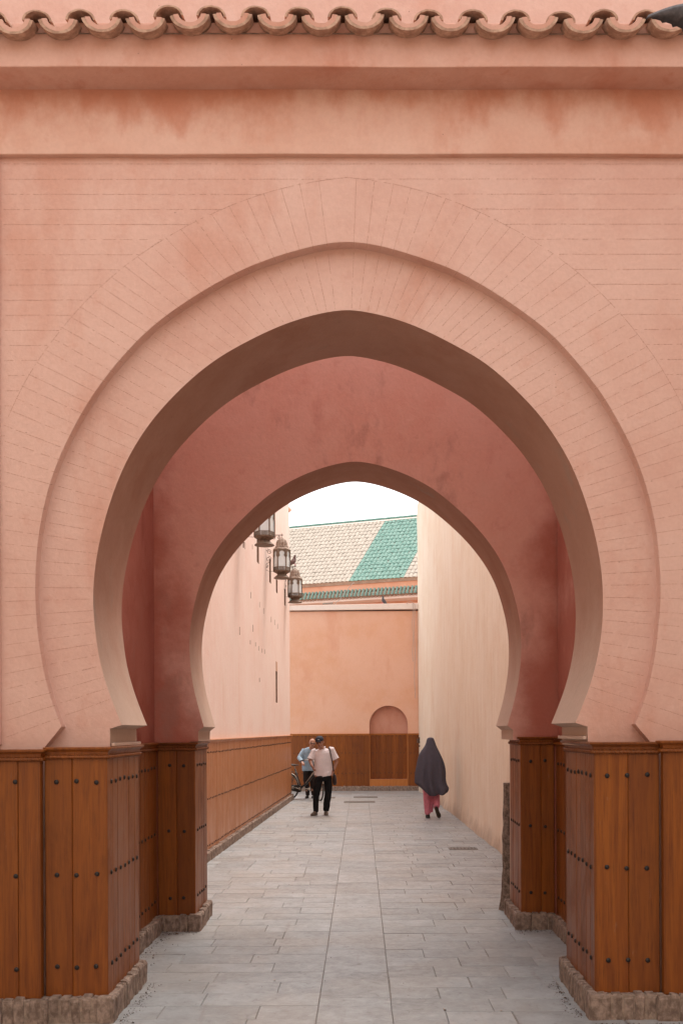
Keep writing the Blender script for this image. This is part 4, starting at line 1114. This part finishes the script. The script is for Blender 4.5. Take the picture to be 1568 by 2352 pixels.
q = MB(); q.tube([HM @ Vector((-.005, -.1045, .078)), HM @ Vector((.012, -.104, .085)), HM @ Vector((.032, -.10, .076))], (.003, .006), 5); add('cap_emblem', q.me('cap_emblem'), WHITE, man)
man_ = man
local(man, GX(738.5, YM)-.0, YM)
bag = empty('shoulder_bag', (0, 0, 0), 'dark leather bag hanging at the hip of the man in the white shirt', 'bag')
q = MB(); q.tube([(.275, .03, .64), (.275, .03, .68), (.27, .03, .78), (.265, .03, .86)], [(.03, .07), (.048, .11), (.045, .11), (.03, .09)], 14, ref=(0, 1, 0)); add('pouch', remesh(q, .008, .005, 14), BAGM, bag)
q = MB(); q.tube([(.262, -.01, .86), (.245, -.125, 1.0), (.225, -.155, 1.15), (.195, -.145, 1.30), (.165, -.09, 1.425), (.15, -.0, 1.445), (.165, .09, 1.40), (.21, .14, 1.2), (.262, .06, .86)], (.012, .004), 6); add('strap', q.me('strap'), BAGM, bag)
local(bag, man.location.x, YM)

# --- second man pushing the bicycle
YC = 26.45; sc_ = 1.0
m2 = empty('person', (0, 0, 0), 'bald man in glasses and light blue long sleeved shirt holding the bicycle', 'person')
b = MB(); hc = Vector((.11, -.12, 1.475)); HM2 = head(b, hc, rad(12), rad(4), rad(8), 1.0)
b.tube([(.06, -.03, 1.28), (.08, -.06, 1.35), hc+Vector((0, .02, -.04))], [(.07, .07), (.058, .058), (.055, .058)], 10)
b.tube([(.0, .05, .80), (.0, .04, .95), (.02, .02, 1.15), (.04, -.01, 1.27), (.05, -.02, 1.33)], [(.14, .10), (.15, .11), (.165, .115), (.165, .10), (.08, .07)], 14, ref=(0, 1, 0))
S1, E1, W1 = Vector((-.12, .0, 1.28)), Vector((-.235, -.10, 1.08)), Vector((-.155, -.30, .985))
S2, E2, W2 = Vector((.215, -.02, 1.27)), Vector((.28, -.12, 1.07)), Vector((.22, -.30, .985))
for S_, E_, W_ in ((S1, E1, W1), (S2, E2, W2)): b.tube([S_, (S_+E_)/2, E_, E_*.5+W_*.5, W_], [.05, .046, .04, .036, .026], 10)
hand(b, W1, (.3, -.6, -.35), 1, 1.0, .95, (.2, -.3, -1)); hand(b, W2, (-.1, -.6, -.35), -1, 1.0, .95, (0, -.3, -1))
for x0_, x1_, x2_ in ((-.06, -.06, -.03), (.09, .10, .12)): b.tube([(x0_, .05, .82), (x1_, .02, .46), (x2_, .08, .09)], [.08, .055, .038], 10)
add('body', remesh(b, .008), SKIN2, m2); feat(m2, HM2, True)
t_ = MB()
t_.tube([(.0, .05, .735), (.0, .05, .82), (.0, .04, .95), (.01, .02, 1.1), (.03, .0, 1.22), (.045, -.015, 1.30), (.06, -.03, 1.345)], [(.168, .125), (.175, .13), (.18, .135), (.185, .135), (.185, .12), (.14, .10), (.068, .068)], 22, ref=(0, 1, 0))
for S_, E_, W_ in ((S1, E1, W1), (S2, E2, W2)): t_.tube([S_+Vector((.02, 0, .01)), S_*.5+E_*.5, E_, E_*.5+W_*.5, E_*.08+W_*.92], [.068, .064, .06, .052, .042], 12)
add('shirt', remesh(t_, .009, .011, 9, 8, 1), BSHIRT, m2)
t_ = MB(); t_.tube([(0, .05, .86), (0, .05, .72)], [(.14, .11), (.155, .115)], 18, ref=(0, 1, 0))
for x0_, x1_, x2_ in ((-.07, -.07, -.03), (.08, .10, .12)): t_.tube([(x0_, .05, .76), (x1_, .03, .46), (x2_, .08, .22), (x2_, .08, .08)], [(.085, .1), (.075, .08), (.058, .062), (.055, .06)], 14, ref=(0, 1, 0))
add('trousers', remesh(t_, .009, .008, 9, 2, 1), DARKC, m2)
for fx in (-.04, .125):
    q = MB(); c = Vector((fx, .06, 0)); d = Vector((-.15, -1, 0)).normalized()
    q.tube([c-d*.07+Vector((0, 0, .045)), c+d*.08+Vector((0, 0, .035)), c+d*.18+Vector((0, 0, .022))], [(.038, .042), (.045, .032), (.02, .018)], 12, ref=(0, 0, 1)); q.tube([c-d*.09+Vector((0, 0, .012)), c+d*.19+Vector((0, 0, .012))], [(.038, .012), (.034, .010)], 12, ref=(0, 0, 1)); add('shoe', remesh(q, .007), SHOEB, m2)
local(m2, GX(707.5, YC), YC+.1)

# --- bicycle, local x forward (right), wheels in the xz plane
bk = empty('bicycle', (0, 0, 0), 'dark upright bicycle with silver fenders held at the alley corner', 'bicycle')
def steer(q):
    T = Matrix.Translation((1.0, 0, 0)) @ Matrix.Rotation(rad(-34), 4, 'Z') @ Matrix.Translation((-1.0, 0, 0))
    q.v = [T @ v for v in q.v]
def wheel(cx, name='wheel'):
    S = steer if cx > .5 else (lambda q: None)
    q = MB(); R_ = .335
    q.tube([(cx+R_*math.cos(2*PI*k/36), 0, R_+R_*math.sin(2*PI*k/36)) for k in range(37)], .019, 8, cap=False); S(q)
    wv = add(name, q.me('tyre', True), RUBBER, bk)
    q = MB(); q.tube([(cx+.312*math.cos(2*PI*k/36), 0, R_+.312*math.sin(2*PI*k/36)) for k in range(37)], (.008, .013), 6, cap=False); S(q); add('rim', q.me('rim', True), SILV, wv)
    q = MB()
    for k in range(28):
        a = 2*PI*k/28; q.tube([(cx+.02*math.cos(a+.9), (.03 if k % 2 else -.03), R_+.02*math.sin(a+.9)), (cx+.31*math.cos(a), 0, R_+.31*math.sin(a))], .0016, 4)
    q.tube([(cx, -.045, R_), (cx, .045, R_)], .02, 8); S(q); add('spokes', q.me('spokes'), SILV, wv)
wheel(0); wheel(1.08)
BBp = Vector((.43, 0, .29)); ST = Vector((.235, 0, .80)); HT = Vector((.90, 0, .88)); HB = Vector((.955, 0, .68))
q = MB(); q.tube([BBp, ST], .016, 8); q.tube([BBp+Vector((.0, 0, .03)), Vector((.60, 0, .42)), HB+Vector((-.02, 0, .05))], .028, 10); q.tube([HT+Vector((-.02, 0, .05)), HB], .022, 8)
for s in (-1, 1):
    q.tube([(0, s*.05, .335), BBp+Vector((0, s*.03, 0))], .010, 6); q.tube([(0, s*.05, .335), (.27, s*.02, .70)], .008, 6); q.tube([HB+Vector((0, s*.03, 0)), Vector((1.03, s*.05, .50)), Vector((1.08, s*.05, .335))], .012, 6)
add('frame', q.me('frame', True), BIKEB, bk)
q = MB(); q.tube([Vector((.60, -.0, .44)), HB+Vector((-.03, 0, .10))], (.02, .034), 10); add('main_tube', q.me('main_tube', True), SILV, bk)
for cx, a0, a1 in ((0, 5, 190), (1.08, 20, 160)):
    q = MB(); q.tube([(cx+.365*math.cos(rad(a0+(a1-a0)*k/20)), 0, .335+.365*math.sin(rad(a0+(a1-a0)*k/20))) for k in range(21)], (.006, .026), 6, ref=(0, 1, 0)); (steer(q) if cx > .5 else None); add('fender', q.me('fender', True), SILV, bk)
q = MB(); q.tube([ST+Vector((.02, 0, -.14)), ST+Vector((-.02, 0, .08))], .012, 8); add('seat_post', q.me('seat_post'), SILV, bk)
q = MB(); q.tube([(.08, 0, .905), (.14, 0, .91), (.22, 0, .90), (.32, 0, .905), (.36, 0, .90)], [(.02, .05), (.028, .085), (.025, .07), (.015, .025), (.01, .015)], 10, ref=(0, 1, 0)); add('saddle', remesh(q, .007), BIKEB, bk)
q = MB(); q.tube([(-.02, -.06, .33), (.10, -.06, .31), (.42, -.06, .29), (.47, -.06, .29)], [(.012, .06), (.012, .07), (.012, .10), (.012, .07)], 12, ref=(0, 0, 1)); add('chain_guard', q.me('chain_guard', True), BIKEB, bk)
q = MB(); q.tube([(.43, -.085, .29), (.30, -.095, .315), (.26, -.095, .32)], .011, 6); q.tube([(.27, -.10, .32), (.27, -.19, .32)], (.035, .012), 6); q.ell((.43, -.08, .29), (.04, .012, .04)); q.tube([(.43, .085, .29), (.58, .095, .27)], .011, 6); q.tube([(.58, .10, .27), (.58, .19, .27)], (.035, .012), 6); add('crank', q.me('crank', True), SILV, bk)
q = MB(); q.tube([HT+Vector((-.02, 0, .05)), HT+Vector((-.045, 0, .15))], .012, 8); hb = HT+Vector((-.045, 0, .15)); q.tube([hb+Vector((-.20, -.27, .0)), hb+Vector((-.06, -.24, .03)), hb+Vector((.03, -.10, .02)), hb, hb+Vector((.03, .10, .02)), hb+Vector((-.06, .24, .03)), hb+Vector((-.20, .27, .0))], .011, 8); q.ell(hb+Vector((.0, -.12, .05)), (.02, .03, .02)); add('handlebar', q.me('handlebar', True), SILV, bk)
q = MB(); 
for s in (-1, 1): q.tube([hb+Vector((-.22, s*.27, 0)), hb+Vector((-.10, s*.255, .02))], .016, 8)
add('grips', q.me('grips'), BIKEB, bk)
q = MB(); q.tube([(-.28, -.05, .72), (.16, -.05, .72)], .006, 5); q.tube([(-.28, .05, .72), (.16, .05, .72)], .006, 5); q.tube([(-.28, -.05, .72), (-.28, .05, .72)], .006, 5); q.tube([(-.12, -.05, .72), (0, -.05, .36)], .005, 5); q.tube([(-.12, .05, .72), (0, .05, .36)], .005, 5); add('rack', q.me('rack'), BIKEB, bk)
bk.location = (GX(664, 26.5), 26.35, 0); bk.rotation_euler = (rad(2), 0, rad(-36))

# --- woman in the grey veil
YW = F*EYE/(1880-VY)
wo_ = empty('person', (0, 0, 0), 'woman in long grey veil and rose pink trousers walking away beside the beige wall', 'person')
S_w = 1202.0
OUT = [(216,590,692),(238,556,722),(290,540,738),(340,530,758),(400,510,775),(460,470,802),(520,425,832),(580,382,862),(640,355,890),(700,333,920),(800,308,960),(900,290,990),(1000,268,1008),(1100,250,1018),(1200,242,1010),(1300,240,1020),(1370,246,1040),(1430,270,1070),(1500,310,1095),(1560,390,1060)]
q = MB(); V = []; n = 48
dep = {216:.05,238:.08,290:.095,340:.105,400:.115,460:.125,520:.135,580:.145,640:.155,700:.165,800:.18,900:.19,1000:.195,1100:.20,1200:.205,1300:.21,1370:.22,1430:.23,1500:.235,1560:.22}
hem = [(240,1395),(350,1412),(450,1500),(600,1640),(740,1642),(800,1600),(910,1632),(1090,1530),(1110,1470)]
def hemy(x):
    for a, b in zip(hem, hem[1:]):
        if a[0] <= x <= b[0]: return a[1]+(b[1]-a[1])*(x-a[0])/(b[0]-a[0])
    return 1400 if x < 240 else 1470
V.append(((640-640)/S_w, 0, (2200-212)/S_w))
for (yy, xl_, xr_) in OUT:
    cx = (xl_+xr_)/2; hw = (xr_-xl_)/2
    for k in range(n):
        a = 2*PI*k/n; ca, sa = math.cos(a), math.sin(a); px = cx+hw*ca
        py = yy
        if yy >= 1300:
            hy = hemy(px); f_ = (yy-1300)/(1560-1300); py = 1300+(hy-1300)*f_
        low = max(0, (yy-500)/1000)
        fold = 1+low*(.20*math.sin(a*9+1.3+yy*.0015)+.13*math.sin(a*14+.4-yy*.001)+.08*math.sin(a*4+yy*.003))-low*.10*math.exp(-((a-4.75)/.10)**2)
        V.append(((px-640)/S_w*1.0, dep[yy]*sa*fold+(-.02*low), (2200-py)/S_w))
m_ = len(OUT)
Fc = [(0, 1+k, 1+(k+1) % n) for k in range(n)]+[(1+i*n+k, 1+(i+1)*n+k, 1+(i+1)*n+(k+1) % n, 1+i*n+(k+1) % n) for i in range(m_-1) for k in range(n)]
me_ = mesh('veil', V, Fc, True)
o = add('veil', me_, GREYV, wo_); ss = o.modifiers.new('s', 'SUBSURF'); ss.levels = 1; ss.render_levels = 2
sf = o.modifiers.new('t', 'SOLIDIFY'); sf.thickness = .006
q = MB(); q.tube([(0, .0, .75), (0, 0, 1.1), (0, 0, 1.35)], [(.14, .10), (.13, .1), (.15, .09)], 14, ref=(0, 1, 0)); q.ell((0, 0, 1.53), (.075, .09, .105)); q.tube([(0, 0, 1.3), (0, 0, 1.5)], .05, 8)
for s in (-1, 1): q.tube([(s*.14, 0, 1.33), (s*.22, -.0, 1.08), (s*.23, .05, .9)], [.045, .04, .03], 8); hand(q, (s*.23, .05, .9), (0, .3, -.9), s, .95, .4)
q.tube([(-.07, 0, .75), (-.065, 0, .45), (-.06, .02, .07)], [.08, .055, .035], 8); q.tube([(.07, 0, .75), (.10, .02, .46), (.118, -.08, .28)], [.07, .05, .03], 8)
add('body', remesh(q, .010), SKIN2, wo_)
q = MB()
q.tube([(-.03, .0, .80), (-.03, 0, .62)], [(.155, .11), (.165, .12)], 16, ref=(0, 1, 0))
q.tube([(-.075, .0, .66), (-.078, .0, .45), (-.07, .01, .25), (-.06, .02, .085)], [(.095, .11), (.082, .10), (.066, .085), (.064, .08)], 14, ref=(0, 1, 0))
q.tube([(.085, .0, .66), (.10, .02, .46), (.115, -.03, .34), (.12, -.10, .27), (.11, -.15, .23)], [(.095, .11), (.085, .10), (.07, .09), (.06, .085), (.058, .06)], 14, ref=(0, 1, 0))
q.tube([(-.02, .03, .45), (.0, .02, .30), (-.01, .02, .12)], [(.06, .06), (.06, .05), (.06, .04)], 10, ref=(0, 1, 0))
add('trousers', remesh(q, .009, .012, 8, 4, 1, .5), ROSE, wo_)
q = MB(); c = Vector((-.06, 0, 0)); q.tube([(-.06, -.06, .04), (-.06, -.02, .05), (-.06, .08, .04), (-.065, .16, .025)], [(.04, .035), (.045, .045), (.048, .035), (.025, .02)], 12, ref=(0, 0, 1)); q.tube([(-.06, -.075, .014), (-.065, .17, .014)], [(.045, .014), (.03, .012)], 10, ref=(0, 0, 1)); add('shoe', remesh(q, .007), SHOEB, wo_)
A = Vector((.10, -.17, .215)); B = Vector((.165, -.10, .035))
q = MB(); q.tube([A+Vector((0, .04, 0)), A*.6+B*.4+Vector((0, .045, 0)), A*.2+B*.8+Vector((0, .03, 0)), B+Vector((0, .02, 0))], [(.035, .035), (.042, .04), (.042, .03), (.025, .02)], 12, ref=(0, 1, 0)); add('shoe', remesh(q, .007), SHOEB, wo_)
q = MB(); q.tube([A+Vector((-.01, 0, .035)), A+Vector((.0, 0, 0)), A*.62+B*.38, A*.25+B*.75, B, B+Vector((.008, 0, -.02))], [(.018, .008), (.040, .009), (.034, .009), (.046, .009), (.040, .009), (.018, .008)], 14, ref=(0, 1, 0)); add('sole', q.me('sole', True), SOLE, wo_)
local(wo_, GX(988, YW), YW)
